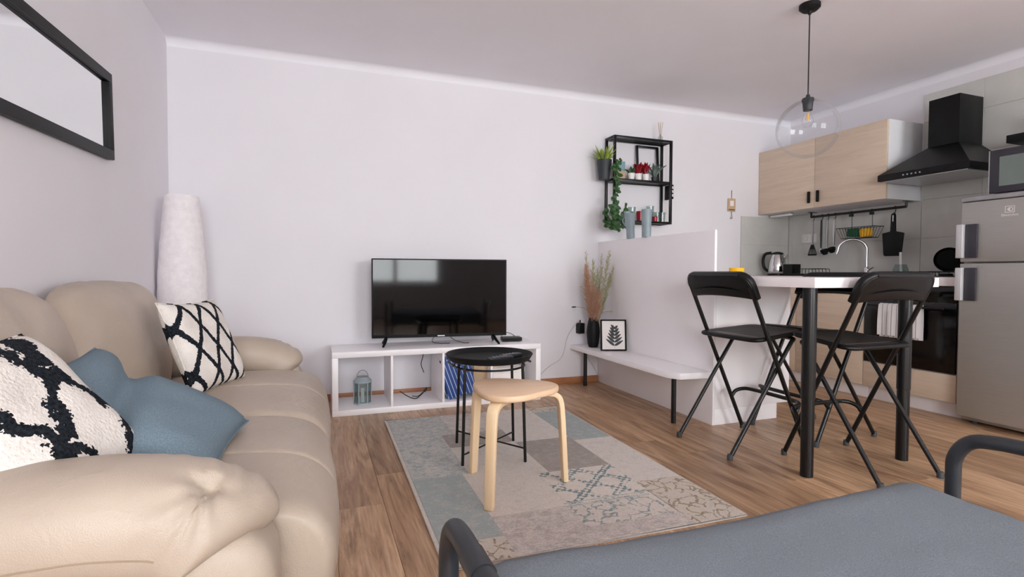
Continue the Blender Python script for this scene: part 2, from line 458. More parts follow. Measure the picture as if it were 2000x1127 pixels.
# soft plaster cove between ceiling and walls
def cove(name, fn, a0, a1, lab):
    r = .05; prof = [(0, 0)] + [(r - r * math.cos(t * PI / 2 / 6), r - r * math.sin(t * PI / 2 / 6)) for t in range(7)]
    # profile: (distance from wall, distance below ceiling)
    struct(MB().prism(prof, a0, a1, fn).build(name, 'ceil', smooth=50), lab, 'cove')
cove('trim_1', lambda u, v, a: (a, YB - u, H - v), XL, XR, 'rounded plaster joint between ceiling and back wall')
cove('trim_2', lambda u, v, a: (XR - u, a, H - v), YF, YB, 'rounded plaster joint above the kitchen wall')
for i, (a, b, c, d) in enumerate(WINDOWS):
    w = thing('window_%d' % (i + 1), ['white framed window directly behind the camera', 'white framed window behind the camera, nearer the kitchen'][i], 'window', ((a + b) / 2, YF - .1, c)); struct(w)
    hw, hh = (b - a) / 2, d - c
    MB().box(-hw, -hw + .06, -.03, .03, 0, hh).box(hw - .06, hw, -.03, .03, 0, hh).box(-hw + .06, hw - .06, -.03, .03, 0, .06).box(-hw + .06, hw - .06, -.03, .03, hh - .06, hh).box(-.04, .04, -.03, .03, .06, hh - .06).build('window_frame', 'white', w, bevel=.004)
    for s_ in (-1, 1):
        MB().box(min(s_ * .04, s_ * (hw - .06)), max(s_ * .04, s_ * (hw - .06)), -.003, .003, .06, hh - .06).build('pane', 'pane', w)
    MB().box(-hw - .03, hw + .03, .04, .2, -.03, -.001).build('window_sill', 'white', w, bevel=.006)
# skirting: only where the photo shows it, on the back wall
for k, (a, b) in enumerate([(XL, 2.295)]):
    struct(MB().box(a, b, YB - .016, YB, 0, .055).build('baseboard_back', 'skirt', bevel=.004), 'brown wooden skirting along the back wall', 'skirting')
struct(MB().box(XL, XL + .016, YF, YB - .017, 0, .055).build('baseboard_left', 'skirt', bevel=.004), 'brown wooden skirting behind the sofa', 'skirting')

# ================================================================== SOFA
def make_sofa():
    t = thing('leather_sofa', 'beige leather two-seat sofa with padded rolled arms against the left wall', 'sofa', (-.45, 2.1, 0))
    L = lambda p: (p[0] + .45, p[1] - 2.1, p[2])
    Y0, Y1, YM = 1.235, 2.95, 2.03
    # plinth / body
    MB().squad((.40, .98, .14), 8, 12, c=(-.03, .0, .17)).build('base', 'leather', t)
    MB().squad((.07, 1.0, .38), 6, 14, c=(-.375, 0, .43)).build('back_frame', 'leather', t)
    for sx in (-.33, .30):
        for sy in (-.85, .85):
            MB().lathe([(.022, 0), (.026, .045)], (sx, sy, 0), 14).build('foot', 'blackm', t)
    # seat cushions: waterfall profile swept along Y
    prof = [(-.70, .30), (-.70, .40), (-.66, .435), (-.50, .447), (-.30, .452), (-.15, .447), (-.05, .43), (.012, .395), (.042, .34), (.045, .27), (.025, .19), (-.005, .12), (-.04, .075), (-.09, .07), (-.2, .12), (-.4, .26)]
    for (a, b) in ((Y0, YM), (YM, Y1)):
        rings = []; n = 26; mid = (a + b) / 2 + (.0 if a > 1.5 else -.06)
        cx = sum(p[0] for p in prof) / len(prof); cz = sum(p[1] for p in prof) / len(prof)
        ts = [0, .004, .012, .025, .045, .07, .1] + sorted([.1 + .8 * i / 16 for i in range(1, 16)] + [((mid - a) + dd) / (b - a) for dd in (-.022, -.012, -.006, -.002, .002, .006, .012, .022)]) + [.9, .93, .955, .975, .988, .996, 1]
        for u in ts:
            y = a + (b - a) * u; e = min(u, 1 - u) * (b - a); rr = .055
            q_ = 1 if e >= rr else math.sqrt(max(0, 1 - (1 - e / rr) ** 2)); sc = .035 * (1 - q_)
            seam = .010 * math.exp(-abs(y - mid) / .007)
            ring = []
            for (px, pz) in prof:
                d = Vector((px - cx, 0, pz - cz)); k = d.length
                w = .004 * mnoise.noise(Vector((px * 7, y * 6, pz * 7)))
                d2 = d * max(.2, (k - sc - seam - w) / k) if k > .01 else d
                bul = .012 * math.sin(PI * u)
                ring.append(L((cx + d2.x + (bul if px > -.1 else 0), y, cz + d2.z + (bul if pz > .4 else 0))))
            rings.append(ring)
        c = MB().loft(rings).build('seat_cushion', 'leather', t, smooth=60)
        md = c.modifiers.new('subdivision', 'SUBSURF'); md.levels = 1; md.render_levels = 2
    # back cushions
    for (a, b) in ((1.13, 2.04), (2.02, 3.07)):
        yc, hy = (a + b) / 2 - 2.1, (b - a) / 2
        def fn(P, q_, hy=hy, a=a):
            x_, y_, z_ = P
            f = 1 - .10 * (y_ / hy) ** 2
            z_ = z_ * (1 - .10 * abs(y_ / hy) ** 4)
            x_ = x_ * (1 + .25 * math.cos(y_ / hy * PI / 2)) if x_ > 0 else x_
            h = (z_ + .25) / .5
            x_ = x_ - .10 * (h - .3) - .03 * max(0, h - .7) ** 2 * 6
            w = .010 * mnoise.noise(Vector((x_ * 5 + a, y_ * 5, z_ * 5))) + .004 * mnoise.noise(Vector((x_ * 14, y_ * 14, z_ * 14 + a)))
            return (x_ + w, y_, z_ + w)
        MB().squad((.085, hy, .26), 3.2, 22, fn, c=(-.275, yc, .645)).build('back_cushion', 'leather', t, smooth=80)
    # arms
    for side, yc in ((-1, 1.13), (1, 3.08)):
        MB().squad((.39, .105, .225), 6, 16, c=(-.012, yc - 2.1, .255)).build('arm_panel', 'leather', t)
        path = [(-.86, .488), (-.72, .494), (-.56, .50), (-.40, .503), (-.33, .50), (-.25, .488), (-.20, .468), (-.155, .44), (-.13, .41)]
        sp = smooth_path([(p[0], 0, p[1]) for p in path], 9); rings = []; N = len(sp); K = 80
        for i, p in enumerate(sp):
            u = i / (N - 1); tn = (sp[min(i + 1, N - 1)] - sp[max(i - 1, 0)]).normalized(); up = Vector((0, 1, 0)).cross(tn) * -1
            if up.z < 0: up = -up
            e0 = min(1, (i + .6) / 7); e1 = min(1, (N - 1 - i + .3) / 11)
            sc = math.sqrt(max(0, 1 - (1 - e0) ** 2)) * (.25 + .75 * math.sqrt(max(0, 1 - (1 - e1) ** 2)))
            ring = []; g = max(0, (u - .5) / .5)
            for k in range(K):
                th = 2 * PI * k / K; cs, sn = math.cos(th), math.sin(th)
                ry = .128 * sc; rz_ = .100 * sc
                out = max(0, side * cs); low = max(0, -sn)
                wr = 1 + .02 * mnoise.noise(Vector((p.x * 7, cs * 1.5, sn * 1.5 + side)))
                off = Vector((0, 1, 0)) * (abs(cs) ** .85 * (1 if cs > 0 else -1)) * ry * wr + up * (abs(sn) ** .85 * (1 if sn > 0 else -1)) * rz_ * wr
                P = Vector((p.x + off.x - .13 * g ** 2 * (.7 * out + .5 * low * out), yc + off.y, p.z + off.z))
                # gathered leather: folds fan out from a tuck on the outer front of the roll
                G = Vector((-.185, yc + side * .062, .562)); dv = P - G; d_ = dv.length; phi = math.atan2(dv.z, dv.x)
                amp = .009 * math.exp(-d_ / .055) * math.sin(phi * 13 + 1.2 * math.sin(phi * 3)) * min(1, d_ / .02) * (1 if dv.x < .02 else .4)
                pinch = .034 * math.exp(-(d_ / .026) ** 2)
                P += Vector((0, side * .75, .65)) * (amp - pinch)
                if out < .3: P += Vector((0, 0, 1)) * .005 * g * math.sin(p.x * 190 + cs * 3) * max(0, sn)
                ring.append(L(P))
            rings.append(ring)
        ar = MB().loft(rings).build('arm_roll', 'leather', t, smooth=80)
        kk = int(K * (.5 + .03 if side < 0 else .97)) % K
        MB().tube([Vector(r_[kk]) + Vector((0, side * .0006, 0)) for r_ in rings[3:int(N * .66)]], .0014, 6).build('seam', 'seam', ar)
    return t
make_sofa()

def pillow(name, w, h, th, mat, label, cat, Rm, c, fold=None, seed=0):
    n = 26; b = MB(); vs = []; fs = []
    for sgn in (1, -1):
        for i in range(n + 1):
            for j in range(n + 1):
                u = -1 + 2 * i / n; v = -1 + 2 * j / n
                pin = 1 - .07 * (1 - abs(v) ** 2) * abs(u) ** 3; pin2 = 1 - .07 * (1 - abs(u) ** 2) * abs(v) ** 3
                X, Y = u * w / 2 * pin, v * h / 2 * pin2
                Z = sgn * th / 2 * (max(0, (1 - u ** 4) * (1 - v ** 4))) ** .55
                Z += .008 * mnoise.noise(Vector((X * 9 + seed, Y * 9, sgn))) * (1 - max(abs(u), abs(v)) ** 6)
                p = Vector((X, Y, Z))
                if fold: p = Vector(fold(p, u, v))
                vs.append(p)
    m = (n + 1) ** 2
    for i in range(n):
        for j in range(n):
            a = i * (n + 1) + j
            fs.append((a, a + n + 1, a + n + 2, a + 1)); fs.append((m + a, m + a + 1, m + a + n + 2, m + a + n + 1))
    # weld rims
    b.add(vs, fs)
    o = b.build(name, mat, smooth=80)
    M3 = Matrix(Rm).to_4x4(); o.matrix_world = Matrix.Translation(c) @ M3
    # piping edge
    def edge(u, v):
        pin = 1 - .07 * (1 - abs(v) ** 2) * abs(u) ** 3; pin2 = 1 - .07 * (1 - abs(u) ** 2) * abs(v) ** 3
        p = Vector((u * w / 2 * pin, v * h / 2 * pin2, 0)); return Vector(fold(p, u, v)) if fold else p
    ring = [edge(-1 + 2 * i / 16, -1) for i in range(16)] + [edge(1, -1 + 2 * i / 16) for i in range(16)] + [edge(1 - 2 * i / 16, 1) for i in range(16)] + [edge(-1, 1 - 2 * i / 16) for i in range(16)]
    MB().tube(ring, .003, 6, closed=True).build('edge_seam', mat, o)
    return tag(o, label, cat, 'cushions on the sofa')
def basis(nx, ny, nz, roll=0):
    z = Vector((nx, ny, nz)).normalized(); x = Vector((0, 0, 1)).cross(z).normalized(); y = z.cross(x)
    c, s = math.cos(R(roll)), math.sin(R(roll)); x2 = x * c + y * s; y2 = y * c - x * s
    return Matrix((x2, y2, z)).transposed()
pillow('cushion', .40, .40, .11, 'diamond', 'white cushion with black diamond lines leaning by the far sofa arm', 'cushion',
       Matrix(((.341, -.345, .874), (.94, .138, -.312), (-.013, .928, .371))), (-.45, 2.57, .63), seed=3)
pillow('cushion', .45, .46, .13, 'bluefab', 'plain blue-grey cushion slumped in the middle of the sofa', 'cushion',
       basis(.46, -.10, .88, 9), (-.42, 1.59, .572), fold=lambda p, u, v: (p.x, p.y, p.z - .045 * math.exp(-((v - .25 - .25 * u) / .16) ** 2) + .03 * max(0, v) ** 2), seed=8)
pillow('cushion', .38, .39, .14, 'lattice', 'white cushion with thick shaggy black lines nearest the camera', 'cushion',
       basis(.74, -.20, .64, 4), (-.545, 1.30, .638), seed=5)

# ================================================================== FLOOR LAMP (paper)
t = thing('floor_lamp', 'tall white rice paper floor lamp in the corner behind the sofa', 'floor lamp', (-.762, 3.72, 0))
prof = [(.095, .03), (.112, .2), (.128, .45), (.134, .7), (.132, .85), (.122, 1.05), (.108, 1.22), (.096, 1.35), (.09, 1.40)]
pp = smooth_path([(r_, 0, z_) for r_, z_ in prof], 6)
MB().lathe([(p.x + .0015 * math.sin(p.z * 160), p.z) for p in pp], n=36).build('lamp_shade', 'shade', t, smooth=60)
MB().lathe([(.0, 0), (.1, 0), (.1, .02), (.02, .028), (.0, .028)], n=28).build('base', 'blackm', t)
MB().tube([(0, 0, .02), (0, 0, 1.2)], .008, 8).build('pole', 'blackm', t)

# ================================================================== MIRROR
t = thing('wall_mirror', 'large rectangular mirror in a black frame above the sofa', 'mirror', (XL + .003, 1.955, 1.605))
t.rotation_euler = (R(2.6), 0, 0)
hw, hh, fw = 1.0, .195, .042   # along Y, Z
MB().box(0, .028, -hw, hw, hh - fw, hh).box(0, .028, -hw, hw, -hh, -hh + fw).box(0, .028, -hw, -hw + fw, -hh + fw, hh - fw).box(0, .028, hw - fw, hw, -hh + fw, hh - fw).build('frame', 'blackm', t, bevel=.004)
MB().box(.002, .012, -hw + fw, hw - fw, -hh + fw, hh - fw).build('mirror_glass', 'mirror', t, smooth=0)

# ================================================================== TV UNIT
UX, UY = .092, 3.601
t = thing('tv_bench', 'low white open cube shelf unit under the television', 'shelf unit', (UX, UY, 0))
MB().box(0, 1.47, 0, .39, .382, .42).build('top_board', 'white', t, bevel=.0015)
MB().box(0, 1.47, 0, .39, 0, .038).build('bottom_board', 'white', t, bevel=.0015)
MB().box(0, .038, 0, .39, .038, .382).build('side_board', 'white', t, bevel=.0015)
MB().box(1.432, 1.47, 0, .39, .038, .382).build('side_board', 'white', t, bevel=.0015)
CW = (1.394 - 3 * .016) / 4; DIV = []
for k in range(3):
    x0 = .038 + CW * (k + 1) + .016 * k; DIV.append(x0)
    MB().box(x0, x0 + .016, .002, .388, .038, .382).build('divider', 'white', t, bevel=.001)

# TV
t = thing('television', 'black flat screen television on the white low unit', 'television', (.85, 3.79, .42), R(-6.0))
hw = .488
MB().box(-hw, hw, -.018, .022, .055, .62).build('bezel', 'plastic', t, bevel=.004)
MB().box(-hw + .01, hw - .01, -.0195, -.0182, .078, .611).build('screen', 'screen', t, smooth=0)
MB().squad((.40, .028, .2), 6, 10, c=(0, .036, .3)).build('back_housing', 'plastic', t)
MB().box(-.026, .026, -.0205, -.0188, .061, .069).build('badge', 'steel', t)
for s_ in (-1, 1):
    f = MB()
    for (ya, yb) in ((-.11, 0), (.10, 0)):
        f.tube([(s_ * .385, yb, .065), (s_ * (.395 + .0), ya * .5, .035), (s_ * .41, ya, .008)], [.012, .011, .008], 10)
    f.build('foot', 'plastic', t)

# set top box
t = thing('set_top_box', 'small black set-top box on the right end of the white unit', 'set-top box', (1.40, 3.80, .42), R(-8))
MB().box(-.075, .075, -.05, .05, .004, .032).build('case', 'plastic', t, bevel=.004)
MB().box(-.07, .07, -.0515, -.0503, .010, .026).build('front_panel', 'ovenglass', t)
for s_ in (-1, 1): MB().lathe([(.008, 0), (.008, .004)], (s_ * .06, 0, 0), 10).build('foot', 'rubber', t)
o = MB().tube(smooth_path([(1.34, 3.85, .445), (1.36, 3.88, .475), (1.42, 3.89, .47), (1.46, 3.86, .445), (1.50, 3.87, .43), (1.53, 3.93, .425)], 6), .0025, 6).build('cable', 'cableb')
tag(o, 'thin black cable looping over the set-top box', 'cable')
for pts, lab in (([(.86, 3.85, .53), (.80, 3.86, .44), (.84, 3.83, .4235), (.92, 3.80, .4235)], 'black cable hanging from the television onto the unit top, shorter curl'), ([(.90, 3.85, .53), (.95, 3.85, .45), (1.02, 3.80, .4235), (1.06, 3.78, .4235)], 'black cable hanging from the television onto the unit top, longer strand')):
    tag(MB().tube(smooth_path(pts, 6), .0025, 6).build('cable', 'cableb'), lab, 'cable')
# cables in second cube
tag(MB().tube(smooth_path([(.735, 3.85, .379), (.73, 3.85, .33), (.715, 3.84, .27), (.735, 3.84, .21)], 6), .003, 6).build('cable', 'cableb'), 'black cable hanging down inside the second cube', 'cable')
o = thing('extension_lead', 'black power lead with plug lying in the second cube', 'cable', (0, 0, 0))
MB().tube(smooth_path([(.735, 3.80, .085), (.70, 3.78, .06), (.66, 3.76, .043), (.61, 3.76, .06), (.55, 3.78, .10)], 6), .0035, 6).build('cord', 'cableb', o)
MB().tube([(.73, 3.80, .08), (.75, 3.81, .10)], .009, 8).build('plug', 'cableb', o)
MB().tube(smooth_path([(.72, 3.79, .08), (.69, 3.82, .045), (.65, 3.84, .043)], 6), .003, 6).build('cord', 'cableb', o)

# lantern
t = thing('lantern', 'pale blue metal lantern with carrying handle in the first cube', 'lantern', (.295, 3.76, .0385))
n6 = lambda r_, k: (r_ * math.cos(PI / 3 * k + .3), r_ * math.sin(PI / 3 * k + .3))
MB().lathe([(.0, 0), (.062, 0), (.062, .01), (.0, .01)], n=6).build('base', 'lantern', t)
for k in range(6):
    a = 2 * PI * k / 6
    MB().tube([(.058 * math.cos(a), .058 * math.sin(a), .005), (.058 * math.cos(a), .058 * math.sin(a), .15)], .0035, 6).build('post', 'lantern', t)
    g = MB().box(-.026, .026, -.001, .001, .012, .148, Matrix.Rotation(a + PI / 6, 4, 'Z') @ Matrix.Translation((0, 0, 0)) @ Matrix.Translation((.0495, 0, 0)) @ Matrix.Rotation(PI / 2, 4, 'Z'))
    g.build('pane', 'glassgrey', t)
MB().lathe([(.062, .148), (.062, .158), (.05, .172), (.04, .182), (.04, .186), (.0, .187)], n=24).build('lid', 'lantern', t)
MB().tube([(.038 * math.cos(a), 0, .18 + .05 * math.sin(a)) for a in [PI * i / 14 for i in range(15)]], .0025, 6).build('handle', 'steel', t)
MB().lathe([(0, .01), (.013, .01), (.013, .11), (0, .112)], n=14).build('candle', 'potwhite', t)

# blue striped folders in third cube
m = NT('blue_stripe_card'); v_ = m.coord('Object', (1, 1, 1)); sp_ = m.node('ShaderNodeSeparateXYZ'); m.l.new(v_, sp_.inputs[0])
st_ = m.math('FRACT', m.math('DIVIDE', m.math('ADD', sp_.outputs[0], m.math('MULTIPLY', sp_.outputs[2], .12)), .026))
M['bluestripe'] = m.fin(m.mix(m.math('LESS_THAN', st_, .18), m.ramp(m.noise(v_, 9, 2), [(.3, '1F3F80'), (.7, '2B4E95')]), lin('B9C6DC')), .6)
for k, (xo, tilt, lab) in enumerate(((.905, 13, 'front blue folder with white stripes leaning in the third cube'), (.875, 10, 'blue folder standing behind the striped front folder'))):
    o = MB().box(-.004 - .10 * (1 - k * .2), .105, -.018, .018, 0, .285).build('folder', 'bluestripe', bevel=.003)
    o.matrix_world = Matrix.Translation((xo + .075, 3.67 + .06 * k, .041 + (.1 * math.sin(R(tilt)) if tilt else 0) )) @ Matrix.Rotation(R(-tilt), 4, 'Y')
    tag(o, lab, 'folder')
# white box and sheet of paper in the fourth cube
o = thing('storage_box', 'white cardboard box in the fourth cube behind the stool', 'box', (1.32, 3.76, .0385))
MB().box(-.12, .12, -.13, .13, 0, .17).build('body', 'paper', o, bevel=.002); MB().box(-.124, .124, -.134, .134, .17, .205).build('lid', 'paper', o, bevel=.002)
o = MB().box(-.09, .09, -.004, .004, 0, .24).build('book', 'tan', bevel=.001); o.matrix_world = Matrix.Translation((1.155, 3.72, .041)) @ Matrix.Rotation(R(12), 4, 'X') @ Matrix.Rotation(R(0), 4, 'Z')
tag(o, 'thin tan book leaning in the fourth cube', 'book')

# ================================================================== RUG
t = thing('rug', 'pale patchwork rug in beige, grey and blue under the stool', 'rug', (.98, 2.48, 0), R(-.8))
RX, RY = .592, .885
MB().box(-RX, RX, -RY, RY, .0005, .0075).build('backing', 'rug_plain', t)
patches = [  # x0,x1,y0,y1 in photo world coords, material
    (.40, .73, 2.95, 3.36, 'rug_bluepatch'), (.40, .66, 2.34, 2.95, 'rug_bluepatch'), (.66, 1.02, 2.72, 2.95, 'rug_brown'), (.73, 1.02, 2.95, 3.36, 'rug_taupe'),
    (1.02, 1.34, 2.70, 3.36, 'rug_plain'), (1.34, 1.575, 2.63, 3.24, 'rug_blue'), (1.34, 1.575, 3.24, 3.36, 'rug_brownscroll'),
    (.66, 1.02, 2.24, 2.72, 'rug_plain'), (1.02, 1.34, 2.24, 2.70, 'rug_brown'), (1.34, 1.575, 2.01, 2.63, 'rug_plain'),
    (.40, .63, 1.74, 2.34, 'rug_blue'), (.63, .66, 1.89, 2.34, 'rug_plain'), (.66, .96, 1.89, 2.24, 'rug_plain'), (.96, 1.34, 1.90, 2.24, 'rug_lattice'),
    (.94, 1.32, 1.70, 1.89, 'rug_teal'), (1.34, 1.575, 1.60, 2.01, 'rug_brownscroll'), (.63, .94, 1.60, 1.89, 'rug_taupe'), (.94, 1.34, 1.60, 1.70, 'rug_taupe'), (.40, .63, 1.60, 1.74, 'rug_brownscroll')]
for (a, b, c, d, mt) in patches:
    MB().box(a - .98, b - .98, c - 2.48, d - 2.48, .0075, .0105).build('patch', mt, t, bevel=.0008, seg=1, smooth=0)
for yy in (1.876, 1.905):
    MB().box(-.04, .34, yy - 2.48 - .006, yy - 2.48 + .004, .0105, .0112).build('woven_stripe', 'rug_bluepatch', t)
ed = MB()
ed.tube([(-RX, -RY, .006), (RX, -RY, .006), (RX, RY, .006), (-RX, RY, .006)], .0055, 8, closed=True).build('bound_edge', 'rug_plain', t)

# ================================================================== TRAY TABLE
t = thing('tray_table', 'round black metal tray table with thin rod legs', 'side table', (.838, 2.60, .0112))
rr = .222
MB().lathe([(0, .488), (rr - .028, .488), (rr - .02, .492), (rr - .004, .515), (rr, .517), (rr + .003, .514), (rr - .014, .486), (rr - .022, .482), (0, .482)], n=56).build('tray', 'blackm', t)
cs = [(-.185, -.15), (.125, -.205), (.185, .13), (-.125, .2)]
for (a, b) in cs: MB().tube([(a * .98, b * .98, 0), (a * .9, b * .9, .482)], .0075, 10).build('leg', 'black', t)
for i in (0, 1):
    a, b = cs[i], cs[i + 2]
    MB().tube([(a[0] * .97, a[1] * .97, .05 + .016 * i), (b[0] * .97, b[1] * .97, .05 + .016 * i)], .0045, 8).build('cross_rod', 'black', t)
MB().tube([(.182 * math.cos(2 * PI * k / 36), .182 * math.sin(2 * PI * k / 36), .455) for k in range(36)], .0055, 8, closed=True).build('top_ring', 'black', t)
for k in range(2): MB().tube([((-1) ** k * .205, -.06 * (-1) ** k, .47), ((-1) ** k * .205, .06 * (-1) ** k, .47)], .006, 8).build('latch', 'black', t)
def remote(loc, rz, lab):
    r_ = thing('remote_control', lab, 'remote control', loc, rz)
    MB().squad((.022, .075, .009), 5, 8, c=(0, 0, .0095)).build('body', 'tube', r_)
    for i in range(4):
        for j in range(3): MB().lathe([(.0038, 0), (.0038, .0025), (0, .003)], (-.011 + .011 * j, -.04 + .022 * i, .0178), 8).build('button', 'steel', r_)
zt = .0112 + .488
remote((.875, 2.53, zt), R(-75), 'black remote control on the tray, left one')
remote((.955, 2.60, zt), R(-68), 'black remote control on the tray, right one')

# ================================================================== STOOL (three-legged bentwood)
t = thing('wooden_stool', 'three-legged birch stool on the patchwork rug', 'stool', (.795, 2.135, .0112))
out = []
for k in range(90):
    a = 2 * PI * k / 90; out.append(((.182 + .022 * math.cos(3 * (a - R(-125)))) * math.cos(a), (.182 + .022 * math.cos(3 * (a - R(-125)))) * math.sin(a)))
MB().loft([[(x_ * s_, y_ * s_, z_) for x_, y_ in out] for s_, z_ in ((.965, .414), (.995, .418), (1, .424), (1, .434), (.99, .439), (.965, .441))]).build('seat', 'birchtop', t, smooth=50)
for ang in (-132, -4, 118):
    a = R(ang); d = Vector((math.cos(a), math.sin(a), 0)); s_ = Vector((-math.sin(a), math.cos(a), 0))
    pa = smooth_path([(.10, 0, .402), (.16, 0, .402), (.197, 0, .392), (.217, 0, .365), (.226, 0, .30), (.236, 0, .15), (.245, 0, 0)], 6); rings = []
    for i, p in enumerate(pa):
        tn = (pa[min(i + 1, len(pa) - 1)] - pa[max(0, i - 1)]).normalized(); nn = Vector((-tn.z, 0, tn.x)); u = i / (len(pa) - 1)
        w = .026 - .007 * u; th = .0115
        if u > .85: nn = Vector((1, 0, 0))
        elif u > .5: nn = Vector((1, 0, .06)).normalized()
        else: nn = Vector((tn.z * -1, 0, tn.x))
        if nn.x < 0 and u > .3: nn = -nn
        rings.append([d * (p.x + nn.x * e * th) + s_ * (w * f) + Vector((0, 0, p.z + nn.z * e * th)) for e, f in ((1, 1), (1, -1), (-1, -1), (-1, 1))])
    MB().loft(rings).build('leg', 'birch', t, bevel=.003, smooth=50)

# ================================================================== PARTITION, BENCH, PENINSULA
YP, XP, HP = 2.623, 2.297, 1.212
struct(MB().box(XP, XP + .018, YP, YB, 0, HP).build('wall_partition', 'white', bevel=.002), 'chest-high white partition panel beside the bench', 'partition')
t = thing('wall_bench', 'low white bench on black legs along the partition', 'bench', (2.16, 3.35, 0))
MB().prism([(2.03, 2.72), (2.075, 2.65), (XP - .001, 2.63), (XP - .001, YB - .001), (2.03, YB - .001)], .295, .333, lambda u, v, a: (u - 2.16, v - 3.35, a)).build('bench_top', 'white', t, bevel=.002)
for y_ in (2.755, 3.925): MB().tube([(2.108 - 2.16, y_ - 3.35, 0), (2.108 - 2.16, y_ - 3.35, .2945)], .0155, 18).build('leg', 'black', t)
t = thing('peninsula_cabinet', 'white kitchen cabinet behind the partition, carrying the bar worktop', 'cabinet', (2.62, 3.3, 0))
MB().box(2.316 - 2.62, 2.92 - 2.62, YP - 3.3, YP + .018 - 3.3, .10, .878).build('side_panel', 'white', t, bevel=.001)
MB().box(2.316 - 2.62, 2.82 - 2.62, YP + .002 - 3.3, YP + .018 - 3.3, 0, .0985).build('plinth', 'white', t, bevel=.001)
MB().box(2.316 - 2.62, 2.90 - 2.62, YP + .019 - 3.3, YB - .002 - 3.3, .10, .878).build('body', 'carcass', t)
MB().box(2.80 - 2.62, 2.816 - 2.62, YP + .019 - 3.3, YB - .002 - 3.3, 0, .0985).build('plinth', 'white', t)
for k in range(2):
    d_ = MB().box(2.9015 - 2.62, 2.919 - 2.62, YP + .022 + .705 * k - 3.3, YP + .722 + .705 * k - 3.3, .105, .874).build('door', 'oak', t, bevel=.001)
    MB().box(2.919 - 2.62, 2.94 - 2.62, YP + .1 + .705 * k - 3.3, YP + .115 + .705 * k - 3.3, .70, .80).build('handle', 'blackm', d_)
t = thing('bar_table', 'white bar-height table joined to the partition on two black legs', 'bar table', (2.5, 2.2, 0))
TT = .925
MB().prism([(2.085, 1.745), (2.925, 1.745), (2.925, YB - .002), (2.317, YB - .002), (2.317, 2.621), (2.085, 2.621)], TT - .046, TT, lambda u, v, a: (u - 2.5, v - 2.2, a)).build('worktop', 'worktop', t, bevel=.0015)
for x_ in (2.14, 2.79):
    l_ = MB().tube([(x_ - 2.5, 1.815 - 2.2, .0), (x_ - 2.5, 1.815 - 2.2, .36)], .028, 24).tube([(x_ - 2.5, 1.815 - 2.2, .361), (x_ - 2.5, 1.815 - 2.2, TT - .0465)], .0305, 24).build('leg', 'black', t)

# ================================================================== BAR STOOLS
def make_stool():
    t = thing('folding_bar_stool', '', 'bar stool')
    w = .225
    def P(s_, z_, y_): return Vector((s_, y_, z_))
    ft, tp = (.24, 0.012), (-.19, .95)
    # back frame: one bent tube from front foot over the backrest to the other front foot
    for sg in (1, -1):
        MB().tube([P(ft[0], ft[1], sg * w), P(tp[0] + .035, tp[1] - .08, sg * w)], .0115, 12).build('front_leg', 'black', t)
        MB().lathe([(.014, 0), (.015, .02), (.0125, .03)], (ft[0], sg * w, 0), 12).build('foot_cap', 'rubber', t)
        MB().lathe([(.014, 0), (.015, .02), (.0125, .03)], (-.245, sg * (w - .026), 0), 12).build('foot_cap', 'rubber', t)
    rp = []
    for sg in (1, -1):
        seq = [P(-.245, .012, sg * (w - .026)), P(.12, .54, sg * (w - .026)), P(.16, .585, sg * (w - .03)), P(.185, .598, sg * (w - .06)), P(.19, .60, 0)]
        rp += seq if sg > 0 else seq[:-1][::-1]
    MB().tube(smooth_path(rp, 5), .011, 12).build('rear_leg_frame', 'black', t)
    # foot rest
    fr = [P(.155, .205, w), P(.18, .235, w - .005), P(.215, .25, w - .03), P(.235, .252, w - .08), P(.24, .252, 0), P(.235, .252, -w + .08), P(.215, .25, -w + .03), P(.18, .235, -w + .005), P(.155, .205, -w)]
    MB().tube(smooth_path(fr, 5), .011, 12).build('foot_rest', 'black', t)
    MB().tube([P(-.035, .605, w), P(-.035, .605, -w)], .006, 10).build('seat_rod', 'steel', t)
    # seat: rounded, slightly dished
    o2 = []
    for (u, v) in round_rect(2, 2, .28, 6): o2.append((.075 + u * .185, v * (.205 - .02 * u)))
    rings = []
    for sc, z_ in ((.0, .628), (.5, .629), (.85, .634), (.96, .638), (1.0, .632), (1.0, .622), (.97, .616), (.5, .614), (0, .614)):
        rings.append([(.075 + (a - .075) * max(sc, .001), b * max(sc, .001), z_ - .012 + .016 * ((a - .075) * sc / .185)) for a, b in o2])
    MB().loft(rings, caps=False).build('seat', 'plastic', t, smooth=60)
    # backrest: moulded shell following the tube plane
    dx = tp[0] - ft[0]; dz = tp[1] - ft[1]; ln = math.hypot(dx, dz); ax = Vector((dx / ln, 0, dz / ln)); nr = Vector((dz / ln, 0, -dx / ln))
    top = Vector((tp[0], 0, tp[1]))
    half = w + .017
    def outline(k):
        pts = []
        H_ = .155 - k; r_ = .075
        for i in range(9): a = R(180 - 90 * i / 8); pts.append((-half + k + r_ + r_ * math.cos(a), -r_ + r_ * math.sin(a) - k))
        for i in range(9): a = R(90 - 90 * i / 8); pts.append((half - k - r_ + r_ * math.cos(a), -r_ + r_ * math.sin(a) - k))
        for i in range(13): u = 1 - 2 * i / 12; pts.append((u * (half - k), -H_ + .026 * (1 - u * u)))
        return pts
    rings = []
    for k, off in ((.05, -.017), (.012, -.019), (.003, -.016), (0, -.010), (0, .010), (.003, .016), (.012, .019), (.05, .013)):
        ring = []
        for (u, v) in outline(k):
            p = top + Vector((0, u, 0)) + ax * v + nr * (off - .022 * (1 - (u / half) ** 2) + .011)
            ring.append(p)
        rings.append(ring)
    b = MB().loft(rings).build('backrest', 'plastic', t, smooth=50)
    MB().tube(smooth_path([top + Vector((0, u, 0)) + ax * v + nr * (-.012 - .022 * (1 - (u / half) ** 2) + .011) for u, v in outline(.012)[:18]], 2), .009, 8).build('rim', 'black', b)
    return t
